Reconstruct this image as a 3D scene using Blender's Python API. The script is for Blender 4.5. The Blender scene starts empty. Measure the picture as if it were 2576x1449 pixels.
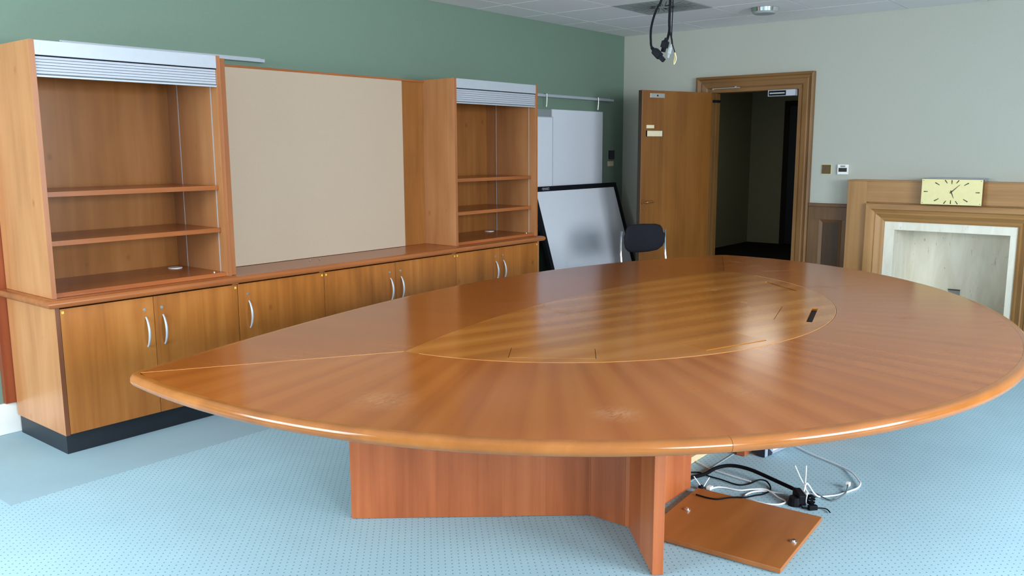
import bpy, bmesh, math, random
from mathutils import Vector, Matrix, noise
random.seed(7)
S = bpy.context.scene
COL = S.collection
PI = math.pi

# ------------------------------------------------------------------ camera
cam = bpy.data.cameras.new('camera'); camo = bpy.data.objects.new('camera', cam); COL.objects.link(camo)
cam.sensor_fit = 'HORIZONTAL'; cam.sensor_width = 36.0; cam.lens = 2151.98 / 2576 * 36; cam.clip_start = 0.02
RX = Vector((0.63116853, 0.12676709, -0.76521656)); RY = Vector((-0.77563545, 0.09807718, -0.62351465)); RZ = Vector((-0.00399086, 0.98707192, 0.16022828))
CAMZ = 1.476
camo.matrix_world = Matrix(((RX.x, RX.y, RX.z, 0), (RY.x, RY.y, RY.z, 0), (RZ.x, RZ.y, RZ.z, CAMZ), (0, 0, 0, 1)))
S.camera = camo

# ------------------------------------------------------------------ world, daylight, exposure
S.view_settings.view_transform = 'Standard'; S.view_settings.look = 'None'; S.view_settings.gamma = 1.0
S.view_settings.use_curve_mapping = False; S.view_settings.exposure = 0.0
w = bpy.data.worlds.new('world'); S.world = w; w.use_nodes = True
w.node_tree.nodes['Background'].inputs[0].default_value = (0.62, 0.74, 0.9, 1)
w.node_tree.nodes['Background'].inputs[1].default_value = 1.0

def daylight(name, loc, rot, sx, sz, power, col=(0.86, 0.94, 1.0)):
    l = bpy.data.lights.new(name, 'AREA'); l.shape = 'RECTANGLE'; l.size = sx; l.size_y = sz; l.energy = power; l.color = col
    o = bpy.data.objects.new(name, l); COL.objects.link(o); o.location = loc; o.rotation_euler = rot
    return o
# wall with the windows behind the camera: y = WYB ; near wall: x = WXN
WYB, WXN = -3.0, -1.3
WIN_BACK = [(-0.5, 1.0), (2.1, 4.4)]          # x ranges of the openings in the right wall
WIN_NEAR = [(2.3, 4.5)]                      # y range of the opening in the near wall
WZ0, WZ1 = 0.70, 2.20
TILT = math.radians(38)                      # the sky shines down through the windows
daylight('daylight_back_a', (0.25, WYB - 0.32, 1.60), (PI / 2 - TILT, 0, 0), 1.6, 1.7, 260)
daylight('daylight_back_b', (3.25, WYB - 0.32, 1.60), (PI / 2 - TILT, 0, 0), 2.4, 1.7, 430)
daylight('daylight_near', (WXN - 0.32, 3.4, 1.60), (PI / 2 - TILT, 0, -PI / 2), 2.3, 1.7, 255)
daylight('hallway_fill', (10.3, 4.3, 2.5), (0, 0, 0), 0.5, 0.5, 8.0, (1.0, 0.95, 0.8))  # added unseen fill light that brightens the hallway

# ------------------------------------------------------------------ helpers
def lin(r, g, b):
    f = lambda v: (v / 255 / 12.92) if v / 255 <= 0.04045 else ((v / 255 + 0.055) / 1.055) ** 2.4
    return (f(r), f(g), f(b), 1.0)

def box(bm, x0, x1, y0, y1, z0, z1, bev=0.0, M=None):
    vs = [bm.verts.new((x, y, z)) for x in (x0, x1) for y in (y0, y1) for z in (z0, z1)]
    idx = [(0, 1, 3, 2), (4, 6, 7, 5), (0, 4, 5, 1), (2, 3, 7, 6), (0, 2, 6, 4), (1, 5, 7, 3)]
    fs = [bm.faces.new([vs[i] for i in f]) for f in idx]
    if bev > 0:
        es = list({e for f in fs for e in f.edges})
        r = bmesh.ops.bevel(bm, geom=es, offset=bev, segments=2, affect='EDGES', profile=0.5)
        vs = list({v for f in r['faces'] for v in f.verts} | {v for v in vs if v.is_valid})
    if M is not None:
        bmesh.ops.transform(bm, matrix=M, verts=vs)
    return vs

def obox(bm, p0, p1, t, z0, z1, bev=0.002):
    """upright board along p0-p1, thickness t to the left of the direction (negative: right)"""
    p0, p1 = Vector(p0), Vector(p1); d = p1 - p0; L = d.length; a = math.atan2(d.y, d.x)
    M = Matrix.Translation((p0.x, p0.y, 0)) @ Matrix.Rotation(a, 4, 'Z')
    box(bm, 0, L, min(0, t), max(0, t), z0, z1, bev, M)

def tube(bm, pts, r, n=8, cap=True, flat=1.0):
    pts = [Vector(p) for p in pts]; rings = []
    rr = r if isinstance(r, (list, tuple)) else [r] * len(pts)
    up = None
    for i, p in enumerate(pts):
        t = (pts[min(i + 1, len(pts) - 1)] - pts[max(i - 1, 0)]).normalized()
        if up is None:
            up = t.orthogonal().normalized()
        s = (up - t * up.dot(t)).normalized(); up = s; b = t.cross(s)
        rings.append([bm.verts.new(p + (s * math.cos(2 * PI * k / n) + b * math.sin(2 * PI * k / n) * flat) * rr[i]) for k in range(n)])
    for a, b in zip(rings, rings[1:]):
        for k in range(n):
            bm.faces.new((a[k], a[(k + 1) % n], b[(k + 1) % n], b[k]))
    if cap:
        bm.faces.new(rings[0][::-1]); bm.faces.new(rings[-1])

def smooth_path(pts, m=6):
    P = [Vector(p) for p in pts]; out = []
    for i in range(len(P) - 1):
        p0, p1, p2, p3 = P[max(i - 1, 0)], P[i], P[i + 1], P[min(i + 2, len(P) - 1)]
        for k in range(m):
            t = k / m
            out.append(0.5 * ((2 * p1) + (p2 - p0) * t + (2 * p0 - 5 * p1 + 4 * p2 - p3) * t * t + (3 * p1 - p0 - 3 * p2 + p3) * t ** 3))
    out.append(P[-1]); return out

def cyl(bm, c, axis, r, h, n=20, r2=None):
    c = Vector(c); a = Vector(axis).normalized(); s = a.orthogonal().normalized(); b = a.cross(s); r2 = r if r2 is None else r2
    A = [bm.verts.new(c + (s * math.cos(2 * PI * k / n) + b * math.sin(2 * PI * k / n)) * r) for k in range(n)]
    B = [bm.verts.new(c + a * h + (s * math.cos(2 * PI * k / n) + b * math.sin(2 * PI * k / n)) * r2) for k in range(n)]
    for k in range(n):
        bm.faces.new((A[k], A[(k + 1) % n], B[(k + 1) % n], B[k]))
    bm.faces.new(A[::-1]); bm.faces.new(B)

def link(name, bm, mat, parent=None, off=None, smooth=False, autos=True):
    if off is not None:
        bmesh.ops.translate(bm, verts=bm.verts, vec=-Vector(off))
    bmesh.ops.recalc_face_normals(bm, faces=bm.faces)
    me = bpy.data.meshes.new(name); bm.to_mesh(me); bm.free()
    if smooth:
        me.polygons.foreach_set('use_smooth', [True] * len(me.polygons))
        if autos:
            me.set_sharp_from_angle(angle=math.radians(40))
    o = bpy.data.objects.new(name, me); COL.objects.link(o); o.data.materials.append(mat)
    if parent: o.parent = parent
    return o

def NB(): return bmesh.new()
def tag(o, label=None, cat=None, group=None, kind=None):
    if label: o['label'] = label
    if cat: o['category'] = cat
    if group: o['group'] = group
    if kind: o['kind'] = kind
    return o
def thing(name, label, cat, loc=(0, 0, 0), rot=(0, 0, 0), group=None, kind=None):
    o = bpy.data.objects.new(name, None); COL.objects.link(o); o.location = loc; o.rotation_euler = rot; o.empty_display_size = 0.1
    return tag(o, label, cat, group, kind)
def pbox(name, mat, parent, x0, x1, y0, y1, z0, z1, bev=0.0015, off=None):
    bm = NB(); box(bm, x0, x1, y0, y1, z0, z1, bev)
    return link(name, bm, mat, parent, off)
def struct(name, bm, mat, label=None, parent=None, smooth=False):
    o = link(name, bm, mat, parent, None, smooth)
    if parent is None: tag(o, label, kind='structure')
    return o

# ------------------------------------------------------------------ materials
class NT:
    def __init__(s, name):
        s.m = bpy.data.materials.new(name); s.m.use_nodes = True; s.t = s.m.node_tree; s.b = s.t.nodes['Principled BSDF']
    def n(s, typ, **k):
        d = s.t.nodes.new(typ)
        for a, v in k.items(): setattr(d, a, v)
        return d
    def l(s, a, b): s.t.links.new(a, b)
    def math(s, op, a, b=None, c=None):
        d = s.n('ShaderNodeMath', operation=op)
        for i, v in enumerate((a, b, c)):
            if v is None: continue
            if hasattr(v, 'is_linked'): s.l(v, d.inputs[i])
            else: d.inputs[i].default_value = v
        return d.outputs[0]
    def ramp(s, fac, stops):
        d = s.n('ShaderNodeValToRGB'); e = d.color_ramp.elements
        while len(e) < len(stops): e.new(0.5)
        for i, (p, c) in enumerate(stops): e[i].position = p; e[i].color = c
        s.l(fac, d.inputs[0]); return d.outputs[0]
    def noise(s, vec, scale=1.0, detail=4.0, rough=0.6, dist=0.0):
        d = s.n('ShaderNodeTexNoise'); s.l(vec, d.inputs['Vector'])
        d.inputs['Scale'].default_value = scale; d.inputs['Detail'].default_value = detail; d.inputs['Roughness'].default_value = rough; d.inputs['Distortion'].default_value = dist
        return d.outputs['Fac']
    def bump(s, h, strength=0.2, dist=0.002):
        d = s.n('ShaderNodeBump'); d.inputs['Strength'].default_value = strength; d.inputs['Distance'].default_value = dist
        s.l(h, d.inputs['Height']); s.l(d.outputs[0], s.b.inputs['Normal'])
    def setb(s, **k):
        for a, v in k.items(): s.b.inputs[a.replace('_', ' ')].default_value = v

def plain(name, col, rough=0.5, metal=0.0, spec=0.5, var=0.04, scale=30.0, bump=0.0, coat=0.0):
    t = NT(name); tc = t.n('ShaderNodeTexCoord'); f = t.noise(tc.outputs['Object'], scale, 3)
    c = Vector(col[:3]); lo = tuple(c * (1 - var)) + (1,); hi = tuple(c * (1 + var)) + (1,)
    t.l(t.ramp(f, [(0.3, lo), (0.7, hi)]), t.b.inputs['Base Color'])
    t.setb(Roughness=rough, Metallic=metal, Specular_IOR_Level=spec, Coat_Weight=coat)
    if bump: t.bump(f, bump)
    return t.m

def wood(name, dark, mid, light, axis='Z', across='X', rough=0.35, spec=0.5, leaf=0.16, leafamt=0.22, fine=26.0, coat=0.0, knots=False, along=0.9, contrast=1.0):
    """veneer: long streaks along `axis`, veneer leaves of width `leaf` side by side along `across`"""
    t = NT(name); tc = t.n('ShaderNodeTexCoord'); oi = t.n('ShaderNodeObjectInfo')
    sh = t.n('ShaderNodeVectorMath', operation='SCALE'); cmb = t.n('ShaderNodeCombineXYZ')
    for i in range(3): t.l(oi.outputs['Random'], cmb.inputs[i])
    t.l(cmb.outputs[0], sh.inputs[0]); sh.inputs[3].default_value = 7.3
    add = t.n('ShaderNodeVectorMath', operation='ADD'); t.l(tc.outputs['Object'], add.inputs[0]); t.l(sh.outputs[0], add.inputs[1])
    mp = t.n('ShaderNodeVectorMath', operation='MULTIPLY'); t.l(add.outputs[0], mp.inputs[0])
    mp.inputs[1].default_value = tuple(along if a == axis else fine for a in 'XYZ')
    f1 = t.noise(mp.outputs[0], 1.0, 6, 0.62, 0.4)
    mp2 = t.n('ShaderNodeVectorMath', operation='MULTIPLY'); t.l(add.outputs[0], mp2.inputs[0])
    mp2.inputs[1].default_value = tuple(1.1 if a == axis else 4.0 for a in 'XYZ')
    f2 = t.noise(mp2.outputs[0], 1.0, 3, 0.5, 0.8)
    sp = t.n('ShaderNodeSeparateXYZ'); t.l(add.outputs[0], sp.inputs[0])
    lf = t.math('FLOOR', t.math('DIVIDE', sp.outputs[across], leaf))
    wn = t.n('ShaderNodeTexWhiteNoise', noise_dimensions='1D'); t.l(lf, wn.inputs['W'])
    fac = t.math('ADD', t.math('MULTIPLY', f1, 0.5 * contrast), t.math('MULTIPLY', f2, 0.5 * contrast))
    fac = t.math('ADD', fac, t.math('MULTIPLY', t.math('SUBTRACT', wn.outputs['Value'], 0.5), leafamt))
    fac = t.math('ADD', fac, 0.5 - 0.5 * contrast)
    if knots:
        vo = t.n('ShaderNodeTexVoronoi'); mp3 = t.n('ShaderNodeVectorMath', operation='MULTIPLY'); t.l(add.outputs[0], mp3.inputs[0])
        mp3.inputs[1].default_value = tuple(3.2 if a == axis else 4.6 for a in 'XYZ'); t.l(mp3.outputs[0], vo.inputs['Vector']); vo.inputs['Scale'].default_value = 1.0
        k = t.math('MAXIMUM', t.math('SUBTRACT', 0.085, vo.outputs['Distance']), 0.0)
        fac = t.math('SUBTRACT', fac, t.math('MULTIPLY', k, 2.6))
    t.l(t.ramp(fac, [(0.22, dark), (0.5, mid), (0.78, light)]), t.b.inputs['Base Color'])
    t.setb(Roughness=rough, Specular_IOR_Level=spec, Coat_Weight=coat, Coat_Roughness=0.12)
    t.bump(f1, 0.05, 0.001)
    return t.m

SCUFFS = [(-1.773, -0.700, 0.13, 0.40), (-1.455, -1.325, 0.09, 0.55), (-1.013, -1.519, 0.12, 0.22)]
def table_veneer(name, mode, dark, mid, light, rough=0.17):
    t = NT(name); tc = t.n('ShaderNodeTexCoord'); sp = t.n('ShaderNodeSeparateXYZ'); t.l(tc.outputs['Object'], sp.inputs[0])
    x, y = sp.outputs['X'], sp.outputs['Y']
    if mode == 'radial':
        y2 = t.math('ADD', y, 0.0)
        a = t.math('ARCTAN2', x, t.math('MULTIPLY', y2, -1.0)); r = t.math('SQRT', t.math('ADD', t.math('MULTIPLY', x, x), t.math('MULTIPLY', y2, y2)))
        u = t.math('DIVIDE', a, 0.034); fu = t.math('MULTIPLY', a, 34.0); v = t.math('MULTIPLY', r, 0.5)
    else:
        ang = math.radians(-17 if mode == 'centre' else 105)
        ca, sa = math.cos(ang), math.sin(ang)
        al = t.math('ADD', t.math('MULTIPLY', x, ca), t.math('MULTIPLY', y, sa)); ac = t.math('ADD', t.math('MULTIPLY', x, -sa), t.math('MULTIPLY', y, ca))
        u = t.math('DIVIDE', ac, 0.085 if mode == 'centre' else 0.15); fu = t.math('MULTIPLY', ac, 18.0); v = t.math('MULTIPLY', al, 0.5)
    cmb = t.n('ShaderNodeCombineXYZ'); t.l(fu, cmb.inputs[0]); t.l(v, cmb.inputs[1])
    f1 = t.noise(cmb.outputs[0], 1.0, 3.0, 0.5, 0.0)
    f2 = t.noise(tc.outputs['Object'], 1.1, 2, 0.5)
    # leaves fade from light to dark and back, mirrored leaf by leaf (book matched), width a little uneven
    wob = t.math('ADD', u, t.math('MULTIPLY', f1, 0.5))
    par = t.math('SINE', t.math('MULTIPLY', wob, PI))
    amt = {'radial': 0.055, 'centre': 0.10, 'far': 0.015}[mode]
    fac = t.math('ADD', t.math('MULTIPLY', f1, 0.32), t.math('MULTIPLY', f2, 0.40))
    fac = t.math('ADD', fac, t.math('MULTIPLY', par, amt))
    fac = t.math('ADD', fac, 0.14)
    colr = t.ramp(fac, [(0.2, dark), (0.5, mid), (0.8, light)])
    if mode == 'radial':
        # pale rubbed scuff marks worn into the lacquer
        st = t.n('ShaderNodeVectorMath', operation='MULTIPLY'); t.l(tc.outputs['Object'], st.inputs[0]); st.inputs[1].default_value = (26, 70, 1)
        sn = t.noise(st.outputs[0], 1.0, 5, 0.7, 1.2); msk = None
        for (sx, sy, sr, am) in SCUFFS:
            dx = t.math('SUBTRACT', x, sx); dy = t.math('SUBTRACT', y, sy)
            d = t.math('SQRT', t.math('ADD', t.math('MULTIPLY', dx, dx), t.math('MULTIPLY', dy, dy)))
            m = t.math('MULTIPLY', t.math('MAXIMUM', t.math('SUBTRACT', 1.0, t.math('DIVIDE', d, sr)), 0.0), am)
            msk = m if msk is None else t.math('ADD', msk, m)
        fac2 = t.math('MULTIPLY', msk, t.math('MAXIMUM', t.math('MULTIPLY', t.math('SUBTRACT', sn, 0.38), 3.0), 0.0))
        mx = t.n('ShaderNodeMix', data_type='RGBA'); t.l(fac2, mx.inputs['Factor']); t.l(colr, mx.inputs['A']); mx.inputs['B'].default_value = lin(214, 168, 128); colr = mx.outputs['Result']
    t.l(colr, t.b.inputs['Base Color'])
    # scuffed patches and fine scratches in the lacquer
    sc = t.noise(tc.outputs['Object'], 2.6, 3, 0.6, 0.8)
    rg = t.math('ADD', rough, t.math('MULTIPLY', t.math('MAXIMUM', t.math('SUBTRACT', sc, 0.62), 0.0), 1.2))
    t.l(rg, t.b.inputs['Roughness']); t.setb(Specular_IOR_Level=0.62)
    return t.m

M = {}
M['green'] = plain('green_wall_paint', lin(113, 136, 120), 0.75, var=0.02, scale=60, bump=0.05)
M['cream_wall'] = plain('cream_wall_paint', lin(180, 182, 172), 0.75, var=0.015, scale=60, bump=0.05)
M['white_paint'] = plain('white_gloss_paint', lin(235, 236, 232), 0.35, var=0.01)
M['tile'] = plain('ceiling_tile_board', lin(240, 238, 240), 0.9, var=0.03, scale=160, bump=0.15)
M['tbar'] = plain('ceiling_grid', lin(150, 150, 150), 0.6)
M['kick'] = plain('black_kickboard', lin(26, 32, 40), 0.45, var=0.1)
M['alu'] = plain('satin_aluminium', lin(182, 189, 198), 0.4, metal=0.2, var=0.02)
M['slat'] = plain('grey_shutter_slat', lin(178, 183, 194), 0.45, metal=0.1, var=0.02)
M['chrome'] = plain('chrome', lin(225, 226, 230), 0.12, metal=1.0, var=0.01)
M['steel'] = plain('brushed_steel', lin(200, 200, 198), 0.32, metal=0.9, var=0.02)
M['brass'] = plain('brass_plate', lin(214, 205, 150), 0.42, metal=0.25, var=0.03)
M['bronze'] = plain('dark_bronze', lin(88, 70, 46), 0.4, metal=0.5, var=0.1)
M['handle_brass'] = plain('old_brass', lin(170, 120, 70), 0.3, metal=0.8, var=0.05)
M['fabric'] = plain('beige_pinboard_fabric', lin(184, 166, 146), 0.95, var=0.05, scale=420, spec=0.1, bump=0.15)
M['white_board'] = plain('whiteboard_enamel', lin(222, 226, 236), 0.28, var=0.01)
M['grey_board'] = plain('grey_backing_board', lin(140, 146, 150), 0.5, var=0.02)
M['black'] = plain('black_plastic', lin(20, 22, 28), 0.6, var=0.1, spec=0.1)
M['black_cloth'] = plain('black_upholstery', lin(34, 34, 40), 0.95, var=0.25, scale=300, spec=0.15, bump=0.2)
M['cable_black'] = plain('black_cable_sheath', lin(18, 20, 24), 0.7, var=0.1, spec=0.06)
M['cable_white'] = plain('white_cable_sheath', lin(228, 232, 235), 0.4, var=0.02)
M['cable_grey'] = plain('grey_cable_sheath', lin(95, 105, 110), 0.45, var=0.05)
M['white_plastic'] = plain('white_plastic', lin(236, 238, 236), 0.35, var=0.01)
M['paper'] = plain('cream_paper', lin(226, 212, 178), 0.8, var=0.02)
M['metal_grey'] = plain('grey_case', lin(150, 160, 176), 0.4, metal=0.1, var=0.02)
M['navy'] = plain('dark_navy_panel', lin(26, 34, 52), 0.5, var=0.05)
M['ink'] = plain('dark_ink', lin(60, 50, 20), 0.5, var=0.05)
M['display'] = plain('black_display', lin(14, 20, 20), 0.2, var=0.05)
M['yellow'] = plain('sleeve_yellow', lin(205, 190, 130), 0.5, var=0.03)
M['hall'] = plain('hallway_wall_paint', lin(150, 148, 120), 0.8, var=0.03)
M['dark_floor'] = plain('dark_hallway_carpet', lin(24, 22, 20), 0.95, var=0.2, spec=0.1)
M['diffuser'] = plain('vent_grey_paint', lin(165, 170, 170), 0.6, var=0.03)
M['slot'] = plain('dark_slot', lin(20, 22, 22), 0.7, var=0.05)
M['core'] = plain('dark_table_core', lin(38, 20, 10), 0.8, var=0.1)
M['sticker'] = plain('yellow_sticker', lin(225, 190, 70), 0.6, var=0.03)
M['brick_dark'] = plain('dark_recess', lin(30, 26, 22), 0.9)

DD, DM, DL = lin(114, 62, 17), lin(169, 101, 39), lin(193, 128, 61)
M['cab_door'] = wood('cherry_door_veneer', DD, DM, DL, 'Z', 'X', rough=0.33, leaf=0.25, leafamt=0.08, fine=18, knots=True)
M['cab_side'] = wood('cherry_side_veneer', lin(142, 88, 47), lin(178, 122, 77), lin(198, 145, 99), 'Z', 'Y', rough=0.3, leaf=0.25, leafamt=0.05, fine=16, knots=True, contrast=0.8)
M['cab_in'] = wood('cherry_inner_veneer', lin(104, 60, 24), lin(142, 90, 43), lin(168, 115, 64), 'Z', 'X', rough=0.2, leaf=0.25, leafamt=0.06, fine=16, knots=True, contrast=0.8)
M['cab_top'] = wood('cherry_worktop_veneer', lin(120, 62, 28), lin(158, 88, 44), lin(180, 108, 60), 'X', 'Y', rough=0.25, leaf=0.3, leafamt=0.05, fine=24)
M['lip'] = wood('cherry_solid_lipping', lin(122, 66, 30), lin(154, 88, 44), lin(176, 108, 60), 'X', 'Z', rough=0.25, leaf=0.5, leafamt=0.05, fine=30)
M['edge_v'] = wood('cherry_edge_strip', lin(128, 74, 38), lin(158, 96, 54), lin(178, 114, 68), 'Z', 'X', rough=0.35, leaf=0.5, leafamt=0.02, fine=30)
M['redboard'] = wood('red_stained_board', lin(104, 46, 24), lin(140, 66, 36), lin(162, 84, 50), 'Z', 'X', rough=0.3, leaf=0.5, leafamt=0.03, fine=30)
TD, TM, TL = lin(148, 74, 20), lin(186, 104, 36), lin(206, 130, 62)
M['t_near'] = table_veneer('table_veneer_sunburst', 'radial', lin(128, 60, 14), lin(160, 85, 26), lin(182, 109, 47))
M['t_centre'] = table_veneer('table_veneer_centre', 'centre', lin(138, 76, 20), lin(170, 101, 36), lin(190, 126, 60))
M['t_far'] = table_veneer('table_veneer_far', 'far', lin(122, 60, 18), lin(151, 81, 29), lin(172, 102, 44))
M['t_edge'] = wood('table_solid_edge', lin(128, 72, 25), lin(154, 91, 36), lin(176, 112, 54), 'X', 'Y', rough=0.14, leaf=0.4, leafamt=0.06, fine=10, along=3.0)
M['t_base'] = wood('table_base_veneer', lin(140, 70, 34), lin(172, 94, 52), lin(190, 116, 70), 'Z', 'X', rough=0.38, leaf=0.115, leafamt=0.28, fine=26)
M['seam_highlight'] = plain('pale_seam_highlight', lin(212, 152, 94), 0.3, var=0.05)  # highlight on the seam edges, painted as a pale tone
M['loose'] = wood('loose_panel_veneer', lin(132, 76, 32), lin(160, 97, 46), lin(178, 116, 62), 'X', 'Y', rough=0.4, leaf=0.5, leafamt=0.03, fine=8)
M['oak_door'] = wood('oak_door_veneer', lin(96, 56, 18), lin(130, 80, 29), lin(152, 99, 43), 'Z', 'X', rough=0.4, leaf=0.14, leafamt=0.14, fine=34, contrast=0.7)
M['oak_dark'] = wood('oak_trim_stained', lin(88, 58, 26), lin(122, 84, 42), lin(146, 106, 60), 'Z', 'Y', rough=0.45, leaf=0.4, leafamt=0.05, fine=40)
M['oak_h'] = wood('oak_trim_stained_horizontal', lin(88, 58, 26), lin(122, 84, 42), lin(146, 106, 60), 'Y', 'Z', rough=0.45, leaf=0.4, leafamt=0.05, fine=40)
M['oak_fp'] = wood('oak_surround', lin(132, 90, 46), lin(166, 120, 68), lin(186, 142, 90), 'Z', 'Y', rough=0.45, leaf=0.3, leafamt=0.06, fine=40)
M['oak_fp_h'] = wood('oak_surround_horizontal', lin(132, 90, 46), lin(166, 120, 68), lin(186, 142, 90), 'Y', 'Z', rough=0.45, leaf=0.3, leafamt=0.06, fine=40)
M['oak_dado'] = wood('oak_dado_dark', lin(72, 48, 24), lin(100, 68, 36), lin(120, 86, 50), 'Z', 'Y', rough=0.5, leaf=0.4, leafamt=0.05, fine=40)
M['oak_panel_shaded_edge'] = wood('dark_oak_panel_shaded_edge', lin(46, 30, 14), lin(62, 42, 20), lin(78, 54, 28), 'Z', 'Y', rough=0.6, leaf=0.4, leafamt=0.05, fine=40)  # dark dado panel; on the door leaf edge the dark tone is painted shade
M['edge_d'] = wood('cherry_dark_edge_strip', lin(88, 46, 22), lin(112, 62, 32), lin(132, 78, 44), 'Z', 'X', rough=0.4, leaf=0.5, leafamt=0.02, fine=30)
M['pale_strip'] = plain('pale_floor_strip', lin(172, 190, 198), 0.6, var=0.03)
M['raw'] = plain('raw_pale_batten', lin(214, 190, 150), 0.7, var=0.05)

def travertine():
    t = NT('travertine'); tc = t.n('ShaderNodeTexCoord')
    mp = t.n('ShaderNodeVectorMath', operation='MULTIPLY'); t.l(tc.outputs['Object'], mp.inputs[0]); mp.inputs[1].default_value = (6, 6, 1.3)
    f = t.noise(mp.outputs[0], 1.6, 6, 0.6, 0.6)
    mp2 = t.n('ShaderNodeVectorMath', operation='MULTIPLY'); t.l(tc.outputs['Object'], mp2.inputs[0]); mp2.inputs[1].default_value = (34, 34, 9)
    p = t.noise(mp2.outputs[0], 1.0, 5, 0.65, 0.5)
    mix = t.n('ShaderNodeMix', data_type='RGBA'); t.l(t.ramp(f, [(0.3, lin(224, 217, 198)), (0.7, lin(244, 240, 226))]), mix.inputs['A'])
    mix.inputs['B'].default_value = lin(120, 108, 88); t.l(t.ramp(p, [(0.64, (0, 0, 0, 1)), (0.72, (1, 1, 1, 1))]), mix.inputs['Factor'])
    t.l(mix.outputs['Result'], t.b.inputs['Base Color']); t.setb(Roughness=0.5); t.bump(p, -0.15)
    return t.m
M['trav'] = travertine()

def carpet():
    t = NT('dotted_blue_carpet'); tc = t.n('ShaderNodeTexCoord'); sp = t.n('ShaderNodeSeparateXYZ'); t.l(tc.outputs['Object'], sp.inputs[0])
    x, y = sp.outputs['X'], sp.outputs['Y']; P = 0.035
    def dots(dx, dy):
        u = t.math('SUBTRACT', t.math('FRACT', t.math('ADD', t.math('DIVIDE', x, P), dx)), 0.5); v = t.math('SUBTRACT', t.math('FRACT', t.math('ADD', t.math('DIVIDE', y, P), dy)), 0.5)
        d = t.math('ADD', t.math('MULTIPLY', t.math('ABSOLUTE', u), 1.0), t.math('MULTIPLY', t.math('ABSOLUTE', v), 1.0))
        return t.math('LESS_THAN', d, 0.10)
    d = t.math('MAXIMUM', dots(0, 0), dots(0.5, 0.5))
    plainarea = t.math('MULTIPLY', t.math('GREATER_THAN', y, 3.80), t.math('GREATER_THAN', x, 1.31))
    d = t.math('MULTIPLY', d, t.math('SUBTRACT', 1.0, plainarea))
    f = t.noise(tc.outputs['Object'], 240, 3, 0.7); g = t.noise(tc.outputs['Object'], 1.7, 4, 0.6)
    ff = t.math('ADD', t.math('MULTIPLY', f, 0.5), t.math('MULTIPLY', g, 0.5))
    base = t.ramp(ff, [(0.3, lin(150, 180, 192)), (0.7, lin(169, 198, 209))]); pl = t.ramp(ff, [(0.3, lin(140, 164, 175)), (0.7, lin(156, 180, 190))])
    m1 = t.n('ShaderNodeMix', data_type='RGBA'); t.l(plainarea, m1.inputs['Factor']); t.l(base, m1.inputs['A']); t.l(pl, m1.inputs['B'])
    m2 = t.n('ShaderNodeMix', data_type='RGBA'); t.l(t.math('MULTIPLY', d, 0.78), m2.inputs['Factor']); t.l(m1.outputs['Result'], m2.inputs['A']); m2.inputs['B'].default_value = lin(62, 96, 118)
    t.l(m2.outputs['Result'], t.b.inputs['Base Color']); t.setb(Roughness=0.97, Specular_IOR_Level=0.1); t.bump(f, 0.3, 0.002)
    return t.m
M['carpet'] = carpet()

def glass():
    t = NT('window_glass'); tr = t.n('ShaderNodeBsdfTransparent'); gl = t.n('ShaderNodeBsdfGlossy'); gl.inputs['Roughness'].default_value = 0.02
    mx = t.n('ShaderNodeMixShader'); mx.inputs[0].default_value = 0.05; t.l(tr.outputs[0], mx.inputs[1]); t.l(gl.outputs[0], mx.inputs[2])
    t.l(mx.outputs[0], t.t.nodes['Material Output'].inputs['Surface']); return t.m
M['glass'] = glass()

# ------------------------------------------------------------------ room shell
XF, YG, ZC = 7.766, 4.827, 2.615            # far (door) wall, green wall, ceiling
TH = 0.18
bm = NB(); box(bm, WXN - TH, XF + TH, WYB - TH, YG + TH, -0.1, 0.0); struct('floor', bm, M['carpet'], 'pale blue carpet with rows of small dark dots')
bm = NB(); box(bm, WXN - TH, XF + TH, YG, YG + TH, 0, ZC + 0.1); struct('wall_left', bm, M['green'], 'sage green painted wall behind the cabinets')
# far wall with door opening and fireplace recess
DY0, DY1, DZ1 = 2.975, 3.835, 2.005         # door opening
FY0, FY1, FZ1 = 1.19, 2.053, 0.79           # firebox opening
bm = NB()
box(bm, XF, XF + TH, DY1, YG, 0, ZC + 0.1); box(bm, XF, XF + TH, DY0, DY1, DZ1, ZC + 0.1); box(bm, XF, XF + TH, FY1 + 0.021, DY0, 0, ZC + 0.1)
box(bm, XF, XF + TH, FY0 - 0.021, FY1 + 0.021, FZ1 + 0.021, ZC + 0.1); box(bm, XF, XF + TH, WYB - TH, FY0 - 0.021, 0, ZC + 0.1)
struct('wall_far', bm, M['cream_wall'], 'cream painted wall with the doorway and fireplace')
bm = NB(); x = WXN
for a, b in WIN_BACK + [(XF, None)]:
    box(bm, x, a, WYB - TH, WYB, 0, ZC + 0.1)
    if b: box(bm, a, b, WYB - TH, WYB, 0, WZ0); box(bm, a, b, WYB - TH, WYB, WZ1, ZC + 0.1); x = b
struct('wall_right', bm, M['cream_wall'], 'cream painted window wall behind the camera')
bm = NB(); y = WYB - TH
for a, b in WIN_NEAR + [(YG, None)]:
    box(bm, WXN - TH, WXN, y, a, 0, ZC + 0.1)
    if b: box(bm, WXN - TH, WXN, a, b, 0, WZ0); box(bm, WXN - TH, WXN, a, b, WZ1, ZC + 0.1); y = b
struct('wall_near', bm, M['cream_wall'], 'cream painted end wall with a wide window')
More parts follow.
